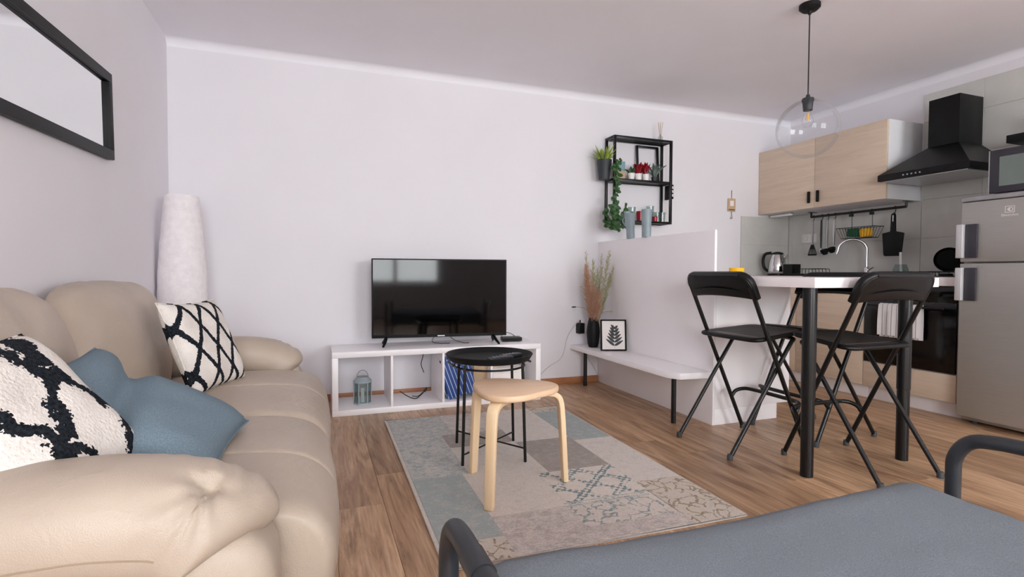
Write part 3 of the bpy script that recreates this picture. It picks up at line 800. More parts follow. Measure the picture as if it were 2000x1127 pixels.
def dup(o, parent=None):
    c = o.copy(); C.objects.link(c); c.parent = parent
    for ch in list(o.children): dup(ch, c)
    return c
st = make_stool()
for k, (x_, y_, rz, lab) in enumerate(((2.20, 2.30, 0, 'black folding bar stool at the left side of the bar table, by the bench'),
                                       (2.505, 1.83, 90, 'black folding bar stool nearest the camera, in front of the bar table'),
                                       (2.79, 2.33, 180, 'black folding bar stool on the kitchen side of the bar table'))):
    o = st if k == 0 else dup(st)
    o.location = (x_, y_, 0); o.rotation_euler = (0, 0, R(rz)); tag(o, lab, 'bar stool', 'folding bar stools around the bar table')

# ================================================================== KITCHEN
CT = .925; KX = 3.885
# tiled splashbacks
def tiles(name, label, fn, u0, u1, z0, z1, tw=.6, th=.3):
    b = MB().prism([(u0, z0), (u1, z0), (u1, z1), (u0, z1)], 0, .004, fn).build(name, 'grout', smooth=0); tag(b, label, 'splashback')
    u = u0
    while u < u1 - .01:
        ub = min(u + tw, u1); z = z0
        while z < z1 - .01:
            zb = min(z + th, z1)
            MB().prism([(u + .0008, z + .0008), (ub - .0008, z + .0008), (ub - .0008, zb - .0008), (u + .0008, zb - .0008)], .004, .010, fn).build('tile', 'tile', b, bevel=.0008, seg=1, smooth=0)
            z = zb
        u = ub
tiles('tile_splashback', 'grey stone-look tiles on the back wall beside the kettle', lambda u, v, a: (u, YB - .0005 - a, v), 3.857, XR - .012, CT + .001, 1.50)
tiles('tile_splashback', 'grey stone-look tiles behind the sink under the wall cabinet', lambda u, v, a: (XR - .0005 - a, u, v), 2.802, YB - .012, CT + .001, 1.515)
tiles('tile_splashback', 'tall grey stone-look tiles behind the cooker hood', lambda u, v, a: (XR - .0005 - a, u, v), 1.2, 2.80, CT + .001, 2.34)
# base cabinets
BX = 3.885
def base_cab(y0, y1, label, ndoor=1, drawer=False):
    t = thing('base_cabinet', label, 'cabinet', (BX, (y0 + y1) / 2, 0)); h = (y1 - y0) / 2
    MB().box(.0185, XR - .015 - BX, -h + .001, h - .001, .10, .864).build('body', 'carcass', t)
    MB().box(.07, .086, -h + .001, h - .001, 0, .0985).build('plinth', 'white', t, bevel=.001)
    if drawer:
        d = MB().box(0, .018, -h + .0015, h - .0015, .105, .285).build('drawer', 'oak', t, bevel=.001)
        MB().tube([(-.018, -.025, .238), (-.018, .025, .238)], .006, 10).box(-.016, 0, -.022, -.012, .233, .243).box(-.016, 0, .012, .022, .233, .243).build('handle', 'blackm', d)
    else:
        for k in range(ndoor):
            a = -h + 2 * h * k / ndoor; b = -h + 2 * h * (k + 1) / ndoor
            d = MB().box(0, .018, a + .0015, b - .0015, .105, .862).build('door', 'oak', t, bevel=.001)
            yy = b - .06 if k % 2 == 0 else a + .06
            MB().box(-.02, 0, yy - .008, yy + .008, .735, .845).build('handle', 'blackm', d, bevel=.003)
    return t
base_cab(2.828, 3.43, 'oak base cabinet under the sink, left of the oven')
base_cab(3.432, 4.04, 'oak base cabinet in the far kitchen corner')
ov = base_cab(2.2, 2.826, 'white cabinet with an oak drawer below the built-in oven', drawer=True)
t = thing('oven', 'black built-in oven with a towel on its handle', 'oven', (BX, 2.513, .292))
MB().box(-.004, .0175, -.305, .305, 0, .46).build('door', 'ovenglass', t, bevel=.002)
MB().box(-.004, .0175, -.305, .305, .463, .57).build('control_panel', 'ovenglass', t, bevel=.002)
h_ = MB().tube([(-.045, -.26, .425), (-.045, .26, .425)], .008, 12)
for s_ in (-1, 1): h_.tube([(-.045, s_ * .22, .425), (-.005, s_ * .22, .425)], .006, 8)
h_.build('handle', 'black', t)
for k in range(4): MB().lathe([(.018, 0), (.016, .02), (0, .021)], n=18, mat=Matrix.Translation((-.004, -.2 + .13 * k, .515)) @ Matrix.Rotation(R(-90), 4, 'Y')).build('knob', 'black', t)
# towel
m = NT('towel_stripe'); v_ = m.coord(); sp_ = m.node('ShaderNodeSeparateXYZ'); m.l.new(v_, sp_.inputs[0])
fr_ = m.math('FRACT', m.math('DIVIDE', sp_.outputs[1], .033))
M['towel'] = m.fin(m.mix(m.math('LESS_THAN', fr_, .14), m.ramp(m.noise(v_, 300, 2), [(.3, 'D4D2D2'), (.7, 'E6E4E4')]), lin('86878E')), .95)
rings = []
prof_t = [(-.036, .20), (-.035, .42), (-.045, .437), (-.0545, .425), (-.058, .36), (-.060, .28), (-.060, .215)]
pt = smooth_path([(a, 0, b) for a, b in prof_t], 5); b = MB(); n = 24; vs = []; fs = []
for side in (0, 1):
    for i, p in enumerate(pt):
        for k in range(n + 1):
            y_ = -.145 + .29 * k / n; amp = .004 * min(1, max(0, (.425 - p.z) / .1))
            vs.append((p.x - (.003 if side else 0) * (1 if p.x < -.045 else -1) + amp * math.sin(y_ * 75), y_ + .02, p.z))
    
mm = len(pt) * (n + 1)
for side in (0, 1):
    for i in range(len(pt) - 1):
        for k in range(n):
            a = side * mm + i * (n + 1) + k; fs.append((a, a + 1, a + n + 2, a + n + 1))
b.add(vs, fs); o = b.build('kitchen_towel', 'towel', smooth=80); o.location = (BX, 2.513, .292)
tag(o, 'white striped kitchen towel hanging on the oven handle', 'towel')
# counter
t = thing('kitchen_worktop', 'white kitchen worktop along the right wall', 'worktop', (4.15, 3.1, CT))
MB().box(3.857 - 4.15, XR - .012 - 4.15, 2.185 - 3.1, YB - .012 - 3.1, -.058, 0).build('slab', 'worktop', t, bevel=.0015)
# sink, faucet
t = thing('sink', 'black granite sink set in the kitchen worktop', 'sink', (4.12, 3.06, CT + .0005))
rim = MB()
for s_ in (-1, 1): rim.box(-.22, .22, s_ * .26 - .025, s_ * .26 + .025, 0, .012); rim.box(s_ * .205 - .025, s_ * .205 + .025, -.235, .235, 0, .012)
rim.build('rim', 'sink', t, bevel=.004); MB().box(-.18, .18, -.235, .235, 0, .003).build('basin', 'sink', t); MB().lathe([(.035, .003), (.035, .006), (.02, .005), (0, .005)], n=20).build('drain', 'chrome', t)
t = thing('kitchen_faucet', 'chrome swan-neck tap over the black sink', 'tap', (4.375, 3.17, CT + .0005))
MB().lathe([(.026, 0), (.026, .01), (.02, .03), (.02, .07), (.014, .08)], n=22).build('base', 'chrome', t)
pth = [(0, 0, .07), (0, 0, .22)] + [(-.09 * (1 - math.cos(a)) * .75,   .08 * (1 - math.cos(a)), .22 + .095 * math.sin(a)) for a in [PI * i / 12 for i in range(1, 13)]]
pth += [(pth[-1][0] - .006, pth[-1][1] + .008, .19)]
MB().tube(smooth_path(pth, 3), .0105, 14).build('spout', 'chrome', t)
MB().tube([(0, -.02, .055), (-.02, -.075, .075)], [.007, .005], 10).build('lever', 'chrome', t)
# kettle
t = thing('electric_kettle', 'steel electric kettle with black handle in the kitchen corner', 'kettle', (4.10, 3.84, CT + .0005))
MB().lathe([(.0, 0), (.085, 0), (.085, .018), (.0, .02)], n=30).build('base', 'plastic', t)
pk = smooth_path([(.072, 0, .022), (.078, 0, .05), (.074, 0, .11), (.062, 0, .17), (.052, 0, .2)], 5)
MB().lathe([(p.x, p.z) for p in pk], n=34).build('body', 'chrome', t)
MB().lathe([(.054, .2), (.05, .215), (.02, .226), (0, .228)], n=28).build('lid', 'plastic', t)
MB().tube(smooth_path([(-.02, .05, .218), (-.05, .095, .205), (-.055, .118, .15), (-.045, .112, .08), (-.03, .08, .04)], 6), .014, 12).build('handle', 'plastic', t)
MB().tube([(.03, -.05, .17), (.04, -.075, .195)], [.02, .012], 10).build('spout', 'chrome', t)
# black canister box
t = thing('utensil_box', 'small square black container beside the kettle', 'container', (4.06, 3.64, CT + .0005))
bx = MB().box(-.05, .05, -.05, .05, 0, .006)
for s_ in (-1, 1): bx.box(s_ * .0475 - .0025, s_ * .0475 + .0025, -.05, .05, .006, .105); bx.box(-.045, .045, s_ * .0475 - .0025, s_ * .0475 + .0025, .006, .105)
bx.build('body', 'blackm', t); MB().box(-.044, .044, -.044, .044, .09, .10).build('insert', 'blackm', t)
# dish rack
t = thing('dish_rack', 'black dish rack with wire loops left of the sink', 'dish rack', (4.10, 3.46, CT + .0005))
tr = MB().box(-.15, .15, -.105, .105, 0, .006)
for s_ in (-1, 1): tr.box(-.15, .15, s_ * .1 - .004, s_ * .1 + .004, .006, .02); tr.box(s_ * .146 - .004, s_ * .146 + .004, -.096, .096, .006, .02)
tr.build('tray', 'blackm', t)
for k in range(6):
    y_ = -.085 + .034 * k
    MB().tube(smooth_path([(-.1, y_, .02), (-.1, y_, .05), (-.08, y_, .062), (.08, y_, .062), (.1, y_, .05), (.1, y_, .02)], 4), .0025, 8).build('wire_loop', 'black', t)
# cooktop grid + pan
t = thing('gas_hob', 'black gas hob with wire pan supports under the hood', 'hob', (4.15, 2.51, CT + .0005))
MB().box(-.23, .23, -.285, .285, 0, .008).build('plate', 'ovenglass', t, bevel=.003)
for sx in (-1, 1):
    for sy in (-1, 1):
        g = MB()
        g.tube([(sx * .11 - .09, sy * .14 - .12, .008), (sx * .11 - .09, sy * .14 - .12, .035), (sx * .11 - .09, sy * .14 + .12, .035), (sx * .11 - .09, sy * .14 + .12, .008)], .004, 6)
        g.tube([(sx * .11 + .09, sy * .14 - .12, .008), (sx * .11 + .09, sy * .14 - .12, .035), (sx * .11 + .09, sy * .14 + .12, .035), (sx * .11 + .09, sy * .14 + .12, .008)], .004, 6)
        g.tube([(sx * .11 - .09, sy * .14, .035), (sx * .11 + .09, sy * .14, .035)], .004, 6)
        g.build('pan_support', 'black', t); MB().lathe([(.04, .008), (.04, .02), (.03, .024), (0, .024)], (sx * .11, sy * .14, 0), 20).build('burner', 'blackm', t)
t = thing('frying_pan', 'round black pan standing on edge beside the fridge', 'pan', (4.27, 2.49, CT + .040))
MP = Matrix.Translation((0, .0, .088)) @ Matrix.Rotation(R(35), 4, 'Z') @ Matrix.Rotation(R(-98), 4, 'Y')
MB().lathe([(0, 0), (.068, 0), (.086, .03), (.088, .03), (.071, -.004), (0, -.004)], n=36, mat=MP).build('pan_body', 'blackm', t)
MB().tube([MP @ Vector((0, -.08, .02)), MP @ Vector((0, -.15, .03))], [.009, .011], 10).build('handle', 'plastic', t)
# soap dispenser glass with brush
t = thing('brush_holder', 'grey glass jar with a white-handled brush on the worktop', 'jar', (4.30, 2.84, CT + .0005))
MB().lathe([(0, 0), (.045, 0), (.052, .02), (.052, .055), (.042, .085), (.036, .095), (.032, .095), (.038, .083), (.048, .055), (.048, .02), (.042, .004), (0, .004)], n=30).build('jar', 'glassgrey', t)
MB().tube([(.005, 0, .008), (0, .005, .19)], [.01, .009], 12).build('brush_handle', 'potwhite', t)
# wall cabinet
ZB_, ZT_ = 1.520, 2.124
t = thing('wall_cabinet', 'oak-fronted wall cabinet with two doors above the sink', 'wall cabinet', (4.07, 3.43, ZB_))
MB().box(.0185, XR - .001 - 4.07, 2.812 - 3.43, YB - .001 - 3.43, 0, ZT_ - ZB_).build('body', 'carcass', t, bevel=.001)
for (a, b, hy) in ((2.813, 3.4305, 3.392), (3.4335, YB - .004, 3.478)):
    d = MB().box(0, .018, a - 3.43, b - 3.43, .001, ZT_ - ZB_ - .001).build('door', 'oak', t, bevel=.001)
    MB().box(-.022, 0, hy - .009 - 3.43, hy + .009 - 3.43, .045, .145).build('handle', 'blackm', d, bevel=.004)
o = thing('cabinet_light', 'short white strip light under the wall cabinet', 'light', (4.2, 3.9, ZB_ - .026))
MB().box(-.012, .012, -.12, .12, 0, .018).build('diffuser', 'led', o, bevel=.003); MB().box(-.016, .016, -.125, .125, .0185, .0255).build('housing', 'steel', o)
# utensil rail
RXx, RZ = 4.345, 1.474
t = thing('utensil_rail', 'black utensil rail mounted under the wall cabinet', 'rail', (RXx, 3.26, RZ))
MB().tube([(0, -.42, 0), (0, .43, 0)], .0105, 12).build('bar', 'black', t)
for y_ in (-.42, .43):
    MB().tube([(0, y_, 0), (0, y_, ZB_ - RZ - .004)], .009, 10).build('bracket', 'black', t); MB().box(-.03, .06, y_ - .012, y_ + .012, ZB_ - RZ - .004, ZB_ - RZ - .0005).build('mount_plate', 'black', t)
def hook(y_, par, ln=.035):
    pts = [(.0, 0, .0), (-.011, 0, .006), (-.008, 0, .014), (.004, 0, .014), (.012, 0, 0), (.0, 0, -ln), (-.008, 0, -ln - .01), (-.016, 0, -ln)]
    MB().tube(smooth_path([(a - .012, 0, b) for a, b, *_ in [(p[0] + .012, p[2]) for p in pts]], 4), .0028, 6).build('hook', 'black', par)
def hang(name, label, y_, cat='utensil'):
    t = thing(name, label, cat, (RXx, y_, RZ), 0, 'utensils hanging from the rail'); 
    MB().tube(smooth_path([(-.010, 0, .002), (-.004, 0, .0115), (.008, 0, .0115), (.0125, 0, 0), (.004, 0, -.03), (-.004, 0, -.045), (-.012, 0, -.045), (-.015, 0, -.035)], 4), .003, 6).build('hook', 'black', t)
    return t
def handle_part(t, z1, mat='steel', z0=-.04, w=.0085):
    MB().tube([(-.008, 0, z0), (-.009, 0, (z0 + z1) / 2), (-.008, 0, z1)], [w * .8, w, w * .7], 8, sq=1.3).build('handle', mat, t)
t = hang('slotted_turner', 'slotted black turner with steel handle, first on the utensil rail', 3.665); handle_part(t, -.26)
prt = [(-.02, -.26), (.02, -.26), (.045, -.35), (.042, -.36), (-.042, -.36), (-.045, -.35)]
hd = MB()
hd.prism([(-.012, -.255), (.012, -.255), (.03, -.30), (-.03, -.30)], -.004, 0, lambda u, v, a: (a - .006, u, v))
hd.prism([(-.047, -.345), (.047, -.345), (.044, -.36), (-.044, -.36)], -.004, 0, lambda u, v, a: (a - .006, u, v))
for k in range(6):
    f = -1 + 2 * k / 5; hd.prism([(f * .028 - .003, -.30), (f * .028 + .003, -.30), (f * .043 + .003, -.346), (f * .043 - .003, -.346)], -.004, 0, lambda u, v, a: (a - .006, u, v))
hd.build('slotted_head', 'blackm', t)
t = hang('serving_spoon', 'slim grey steel spoon, second on the utensil rail', 3.575); handle_part(t, -.30, 'rubber'); MB().squad((.012, .026, .03), 2.2, 8, c=(-.01, 0, -.32)).build('bowl', 'steel', t)
for nm, lab, y_, zz in (('ladle', 'black ladle with steel handle, third on the utensil rail', 3.515, -.33), ('ladle', 'black ladle with steel handle, fourth on the utensil rail, next to the wire basket', 3.445, -.315)):
    t = hang(nm, lab, y_); handle_part(t, zz + .04, 'steel')
    MB().lathe([(0, -.03), (.02, -.024), (.032, 0), (.034, .018), (.031, .018), (.028, 0), (.018, -.02), (0, -.025)], n=24, mat=Matrix.Translation((-.035, 0, zz)) @ Matrix.Rotation(R(-25), 4, 'Y')).build('bowl', 'blackm', t)
# wire basket
t = thing('wire_basket', 'black wire basket with sponges hanging from the utensil rail', 'basket', (RXx - .02, 3.205, RZ))
bw, bd, zt_, zb_ = .17, .055, -.135, -.225
for y_ in (-.09, .09):
    MB().tube(smooth_path([(.012, y_, .008), (.02, y_, .0115), (.03, y_, .0115), (.034, y_, -.01), (.03, y_, -.06), (bd * .6, y_, zt_)], 4), .0025, 6).build('hanger', 'black', t)
    MB().box(.008, .034, y_ - .012, y_ + .012, -.035, -.012).build('clip', 'black', t)
MB().tube([(-bd, -bw, zt_), (bd, -bw, zt_), (bd, bw, zt_), (-bd, bw, zt_)], .003, 6, closed=True).build('rim_wire', 'black', t)
MB().tube([(-bd * .7, -bw * .8, zb_), (bd * .7, -bw * .8, zb_), (bd * .7, bw * .8, zb_), (-bd * .7, bw * .8, zb_)], .0025, 6, closed=True).build('base_wire', 'black', t)
for k in range(13):
    f = -1 + 2 * k / 12
    MB().tube([(-bd, f * bw, zt_), (-bd * .7, f * bw * .8, zb_), (bd * .7, f * bw * .8, zb_), (bd, f * bw, zt_)], .0018, 6).build('wire', 'black', t)
for s_, col, y_, lab in ((1, 'green', .035, 'dark green scouring sponge in the wire basket'), (-1, 'yellow', -.07, 'yellow sponge in the wire basket')):
    o = MB().squad((.022, .055 if s_ > 0 else .045, .035), 7, 8).build('sponge', col); o.location = (RXx - .035, 3.205 + y_, RZ - .178 - (.006 if s_ < 0 else 0)); o.rotation_euler = (R(4 * s_), 0, 0); tag(o, lab, 'sponge')
# cutting board
t = hang('cutting_board', 'black cutting board with long handle, last on the utensil rail', 2.925)
cb = [(-.085, -.205), (-.022, -.188), (-.018, -.06), (-.012, -.045), (.012, -.045), (.018, -.06), (.022, -.188), (.085, -.2), (.072, -.375), (.06, -.385), (-.055, -.385), (-.068, -.375)]
ob = MB().prism(cb, -.016, -.004, lambda u, v, a: (a - .006, u, v)).build('board', 'blackm', t, bevel=.003)
MB().tube([(-.023, .0, -.06), (-.023, 0, -.11)], .0035, 6).build('handle_slot', 'steel', t)
# hood
t = thing('cooker_hood', 'black pyramid cooker hood with square chimney', 'cooker hood', (4.22, 2.505, 1.63))
hx0, hx1 = 3.965 - 4.22, XR - .012 - 4.22; hy = .3
MB().box(hx0, hx1, -hy, hy, .006, .05).build('canopy_band', 'blackm', t, bevel=.002)
MB().box(hx0 + .02, hx1 - .02, -hy + .02, hy - .02, 0, .0055).build('filter', 'steel', t)
cx0, cy0 = 4.20 - 4.22, -.10
MB().loft([[(hx0, -hy, .0505), (hx1, -hy, .0505), (hx1, hy, .0505), (hx0, hy, .0505)], [(cx0, cy0, .235), (hx1, cy0, .235), (hx1, .10, .235), (cx0, .10, .235)]]).build('pyramid', 'hood', t, smooth=0)
MB().box(cx0, hx1, -.10, .10, .2355, .575).build('chimney', 'hood', t, bevel=.002)
for k in range(5): MB().lathe([(.006, 0), (.006, .004), (0, .005)], n=12, mat=Matrix.Translation((hx0, -.03 + .028 * k + .03, .028)) @ Matrix.Rotation(R(-90), 4, 'Y')).build('button', 'steel', t)
# fridge
FX = 3.815
t = thing('refrigerator', 'brushed steel two-door fridge-freezer at the right edge', 'refrigerator', (FX, 1.86, 0))
h = .30
MB().box(.062, XR - .02 - FX, -h, h, .02, 1.395).build('body', 'fridge', t, bevel=.004)
MB().box(.0, XR - .02 - FX, -h - .003, h + .003, 1.3955, 1.425).build('top_cap', 'mwgrey', t, bevel=.006)
for (a, b) in ((.05, 1.012), (1.020, 1.392)): 
    d = MB().box(0, .06, -h, h, a, b).build('door', 'fridge', t, bevel=.006, seg=3)
    za, zb2 = (.78, .985) if a < .5 else (1.045, 1.255)
    MB().box(-.038, -.0, h - .03, h + .006, za, zb2).build('handle', 'handle', d, bevel=.004)
    MB().box(-.014, -.0005, h - .095, h - .031, za, zb2).build('handle_recess', 'mwdark', d, bevel=.004)
for sx in (.1, .55):
    for sy in (-.25, .25): MB().lathe([(.02, 0), (.02, .021)], (sx, sy, 0), 12).build('foot', 'rubber', t)
# emblem and lettering
def text_mesh(body, size, align='CENTER'):
    cu = bpy.data.curves.new('lettering', 'FONT'); cu.body = body; cu.size = size; cu.align_x = align; cu.extrude = .0006
    ob = bpy.data.objects.new('lettering', cu); C.objects.link(ob); dg = bpy.context.evaluated_depsgraph_get()
    me = bpy.data.meshes.new_from_object(ob.evaluated_get(dg)); bpy.data.objects.remove(ob); me.materials.clear(); me.materials.append(M['potwhite']); return me
MT = Matrix(((0, 0, -1, 0), (-1, 0, 0, 0), (0, 1, 0, 0), (0, 0, 0, 1)))
l_ = link('lettering', text_mesh('Electrolux', .02), t, 'white brand lettering'); l_.matrix_local = Matrix.Translation((-.0007, .05, 1.288)) @ MT
em = MB()
def eq(u, v): return (-.0012, .05 - u, 1.327 + v)
for a, b, c, d in ((-.024, .024, .016, .0195), (-.024, .024, -.0195, -.016), (-.024, -.0205, -.016, .016), (.0205, .024, -.016, .016), (-.002, .002, -.013, .013)): em.add([(-.0012, .05 - x_, 1.327 + y_) for x_, y_ in ((a, c), (b, c), (b, d), (a, d))], [(0, 1, 2, 3)])
em.prism([(-.015, 0), (-.002, .013), (-.002, -.013)], 0, .001, lambda u, v, a: (-.0006 - a, .05 - u, 1.327 + v))
em.prism([(.003 + .013 * math.cos(a), .013 * math.sin(a)) for a in [R(-90 + 18 * i) for i in range(11)]] + [(.003 + .009 * math.cos(a), .009 * math.sin(a)) for a in [R(90 - 18 * i) for i in range(11)]], 0, .001, lambda u, v, a: (-.0006 - a, .05 - u, 1.327 + v))
em.build('emblem', 'potwhite', t, smooth=0, label='white square emblem')
# microwave
t = thing('microwave', 'grey microwave oven standing on top of the fridge', 'microwave', (3.86, 1.80, 1.4255))
MB().box(.021, .36, -.24, .24, .012, .27).build('case', 'mwgrey', t, bevel=.004)
d = MB().box(0, .02, -.13, .24, .012, .27).build('door', 'mwdark', t, bevel=.003)
MB().box(-.002, .0, -.10, .19, .05, .225).build('window', 'mwglass', d)
MB().box(.001, .02, -.24, -.131, .012, .27).build('control_panel', 'mwdark', t, bevel=.003)
MB().box(.0, .021, .2402, .246, .012, .27).build('edge_trim', 'mwgrey', t)
for y_ in (-.2, .2):
    for x_ in (.05, .32): MB().lathe([(.012, 0), (.012, .0125)], (x_, y_, 0), 10).build('foot', 'rubber', t)
# floating shelf + plant
t = thing('floating_shelf', 'black floating shelf on the tiles above the microwave', 'shelf', (4.35, 1.8, 1.80))
MB().box(-.12, XR - .012 - 4.35, -.39, .35, 0, .05).build('board', 'blackm', t, bevel=.002)
MB().box(XR - .0125 - 4.35, XR - .0115 - 4.35, -.3, .3, .01, .04).build('wall_bracket', 'black', t)

def leaf(mb, base, tip, width, normal=Vector((0, 0, 1)), bend=.0, segs=4):
    base, tip = Vector(base), Vector(tip); ax = tip - base; sd = ax.cross(normal)
    if sd.length < 1e-6: sd = ax.cross(Vector((1, 0, 0)))
    sd.normalize(); up = sd.cross(ax).normalized(); vs = []; 
    for i in range(segs + 1):
        u = i / segs; w = width * math.sin(PI * min(.98, u * .93 + .05)) ** .8; c = base + ax * u + up * bend * math.sin(PI * u)
        vs += [c - sd * w / 2, c + up * w * .12, c + sd * w / 2]
    fs = []
    for i in range(segs):
        a = i * 3; fs += [(a, a + 1, a + 4, a + 3), (a + 1, a + 2, a + 5, a + 4)]
    mb.add(vs, fs)
rnd = random.Random(11)
def potted(name, label, loc, rpot, hpot, mat, kind, leafmat, count, length, width, group=None):
    t = thing(name, label, 'plant', loc, 0, group)
    MB().lathe([(0, 0), (rpot * .78, 0), (rpot, hpot), (rpot * .92, hpot), (rpot * .72, .006), (0, .006)], n=22).build('pot', mat, t)
    MB().lathe([(0, hpot * .86), (rpot * .9, hpot * .86)], n=16).build('soil', 'stem', t)
    for k in range(count):
        a = 2 * PI * k / count + rnd.uniform(-.3, .3); el = rnd.uniform(.5, 1.35); L_ = length * rnd.uniform(.7, 1.1)
        mb = MB(); b0 = Vector((rpot * .3 * math.cos(a), rpot * .3 * math.sin(a), hpot * .85))
        leaf(mb, b0, b0 + Vector((math.cos(a) * math.cos(el), math.sin(a) * math.cos(el), math.sin(el))) * L_, width, bend=L_ * .12, segs=5)
        mb.build('leaf', leafmat, t, smooth=60)
    return t
potted('potted_plant', 'small grey-green plant on the black floating shelf', (4.33, 2.03, 1.8505), .04, .06, 'potwhite', 'grass', 'leafgrey', 16, .13, .014)

# sockets
def socket(name, label, loc, rz, n=2):
    t = thing(name, label, 'socket', loc, rz)
    MB().prism(round_rect(.081 * n, .082, .008), 0, .009, lambda u, v, a: (u, -a, v)).build('plate', 'socket', t, bevel=.002)
    for k in range(n):
        x_ = (k - (n - 1) / 2) * .071
        MB().lathe([(.022, 0), (.022, .002), (.019, .002), (.019, .0005), (0, .0005)], n=24, mat=Matrix.Translation((x_, -.0092, 0)) @ Matrix.Rotation(R(90), 4, 'X')).build('outlet', 'socket', t)
    return t
socket('wall_socket', 'white double socket on the tiles beside the slotted turner', (XR - .0115, 3.80, 1.285), R(-90))
socket('wall_socket', 'white socket on the back wall behind the black vase', (2.16, YB - .0005, .47), 0)
t = thing('power_adapter', 'black plug-in power adapter on the wall left of the vase', 'adapter', (2.105, YB - .010, .474))
MB().box(-.028, .028, -.062, 0, -.045, .045).build('body', 'plastic', t, bevel=.005); MB().tube([(0, -.03, .045), (0, -.03, .07)], .006, 8).build('strain_relief', 'plastic', t)
tag(MB().tube(smooth_path([(2.105, YB - .04, .545), (2.06, YB - .03, .50), (2.0, YB - .012, .40), (1.97, YB - .01, .28), (1.93, YB - .01, .21), (1.83, YB - .02, .16), (1.75, YB - .02, .10), (1.68, YB - .03, .075), (1.60, YB - .03, .085)], 8), .0028, 6).build('cable', 'cablew'), 'thin pale cable running from the adapter down the back wall', 'cable')
tag(MB().tube(smooth_path([(2.17, YB - .015, .29), (2.19, YB - .012, .22), (2.24, YB - .012, .15), (2.285, YB - .025, .06)], 6), .0025, 6).build('cable', 'cablew'), 'thin pale cable on the wall under the bench', 'cable')

# ================================================================== BENCH DECOR
BT = .3335
t = thing('vase', 'black ribbed vase on the bench end', 'vase', (2.14, 3.85, BT))
pv = smooth_path([(.036, 0, 0), (.046, 0, .03), (.054, 0, .1), (.053, 0, .15), (.044, 0, .21), (.035, 0, .245), (.033, 0, .25)], 5)
MB().lathe([(p.x, p.z) for p in pv] + [(.029, .25), (.032, .2), (.0, .19)], n=32).build('body', 'blackm', t, smooth=60)
for k in range(10):
    z_ = .03 + .021 * k; rr_ = next(p.x for p in pv if p.z >= z_ - .001)
    for dx in (-.006, .006): MB().squad((.004, .004, .007), 2.5, 5, c=((rr_ + .0005) * math.sin(.35 + dx * 12) * -1 * -.55, -(rr_ + .0005) * .86 , z_)).build('bead', 'black', t)
dg_ = thing('dried_grass_bunch', 'bunch of dried pampas and grass stems standing in the black vase', 'dried flowers', (2.14, 3.85, BT + .195))
def plume(base, tip, wid, mat, nm, cnt, fl):
    base, tip = Vector(base), Vector(tip); mb = MB(); ax = tip - base
    MB().tube([base, base + ax * .5 + Vector((0, 0, .01)), tip], [.002, .0016, .0008], 5).build('stem', 'stem' if mat == 'pampas' else 'wheat', dg_)
    for k in range(cnt):
        u = .35 + .65 * k / cnt; c = base + ax * u; w = wid * math.sin(PI * min(1, .15 + (u - .35) / .65 * .85)) + .004
        a = rnd.uniform(0, 2 * PI); dirv = (ax.normalized() * rnd.uniform(.7, 1.4) + Vector((math.cos(a), math.sin(a), rnd.uniform(-.3, .3))) * rnd.uniform(.3, .9)).normalized()
        leaf(mb, c, c + dirv * (w + fl), .0042, Vector((rnd.uniform(-1, 1), rnd.uniform(-1, 1), .3)), segs=2)
    o = mb.build(nm, mat, dg_, smooth=0); o['kind'] = 'stuff'
for tip, w_ in (((-.085, -.03, .47), .05), ((-.06, .02, .40), .04), ((-.035, -.05, .30), .05), ((-.01, -.03, .24), .045), ((.02, -.05, .26), .045)): plume((0, 0, -.18), tip, w_, 'pampas', 'plume', 420, .028)
for k in range(13):
    a = -.1 + .3 * k / 12; plume((rnd.uniform(-.01, .01), rnd.uniform(-.01, .01), -.18), (a * .85 + .03, rnd.uniform(-.10, .04), .36 + .25 * rnd.random()), .018, 'wheat', 'grass_head', 110, .026)
for tip in ((-.19, -.02, .14), (-.11, .0, .31), (.13, -.05, .10)):
    MB().tube(smooth_path([(0, 0, .03), (tip[0] * .4, tip[1], tip[2] * .7 + .02), (tip[0] * .8, tip[1], tip[2]), tip], 4), .0013, 5).build('stem', 'stem', dg_)
    MB().squad((.022, .006, .006), 2, 6, c=tip).build('bunny_tail', 'rubber' if tip[0] < -.15 else 'wheat', dg_)
# leaf print
t = thing('picture_frame', 'framed print of a dark fern leaf leaning on the bench beside the vase', 'picture frame', (2.183, 3.60, BT + .001), R(-20))
t.rotation_euler = (R(-7), 0, R(-18))
fw, fh, fb = .101, .245, .011
MB().box(-fw, fw, -.008, .008, 0, fb).box(-fw, fw, -.008, .008, fh - fb, fh).box(-fw, -fw + fb, -.008, .008, fb, fh - fb).box(fw - fb, fw, -.008, .008, fb, fh - fb).build('frame', 'blackm', t, bevel=.0015)
MB().box(-fw + fb, fw - fb, -.002, .006, fb, fh - fb).build('paper', 'paper', t)
lf = MB()
lf.tube([(.01, -.0022, .02), (.008, -.0022, .10), (.0, -.0022, .21)], .0028, 6, sq=.2)
for k in range(6):
    z_ = .04 + .026 * k; L_ = .088 - .0085 * k
    for s_ in (-1, 1):
        b0 = Vector((.008, -.0024, z_)); a = R(38 + 3 * k); tip = b0 + Vector((s_ * math.cos(a), 0, math.sin(a) * (1 if s_ < 0 else .8))) * L_; n_ = 10
        ax = (tip - b0); sd = Vector((-ax.z, 0, ax.x)).normalized(); pts = []
        for i in range(n_ + 1): u = i / n_; pts.append(b0 + ax * u + sd * .0105 * math.sin(PI * u ** .7) ** .7 if 0 < u < 1 else b0 + ax * u)
        for i in range(n_ - 1, 0, -1): u = i / n_; pts.append(b0 + ax * u - sd * .0105 * math.sin(PI * u ** .7) ** .7)
        lf.add(pts, [tuple(range(len(pts)))])
lf.build('leaf_print', 'rubber', t, smooth=0, label='printed dark grey leaf')
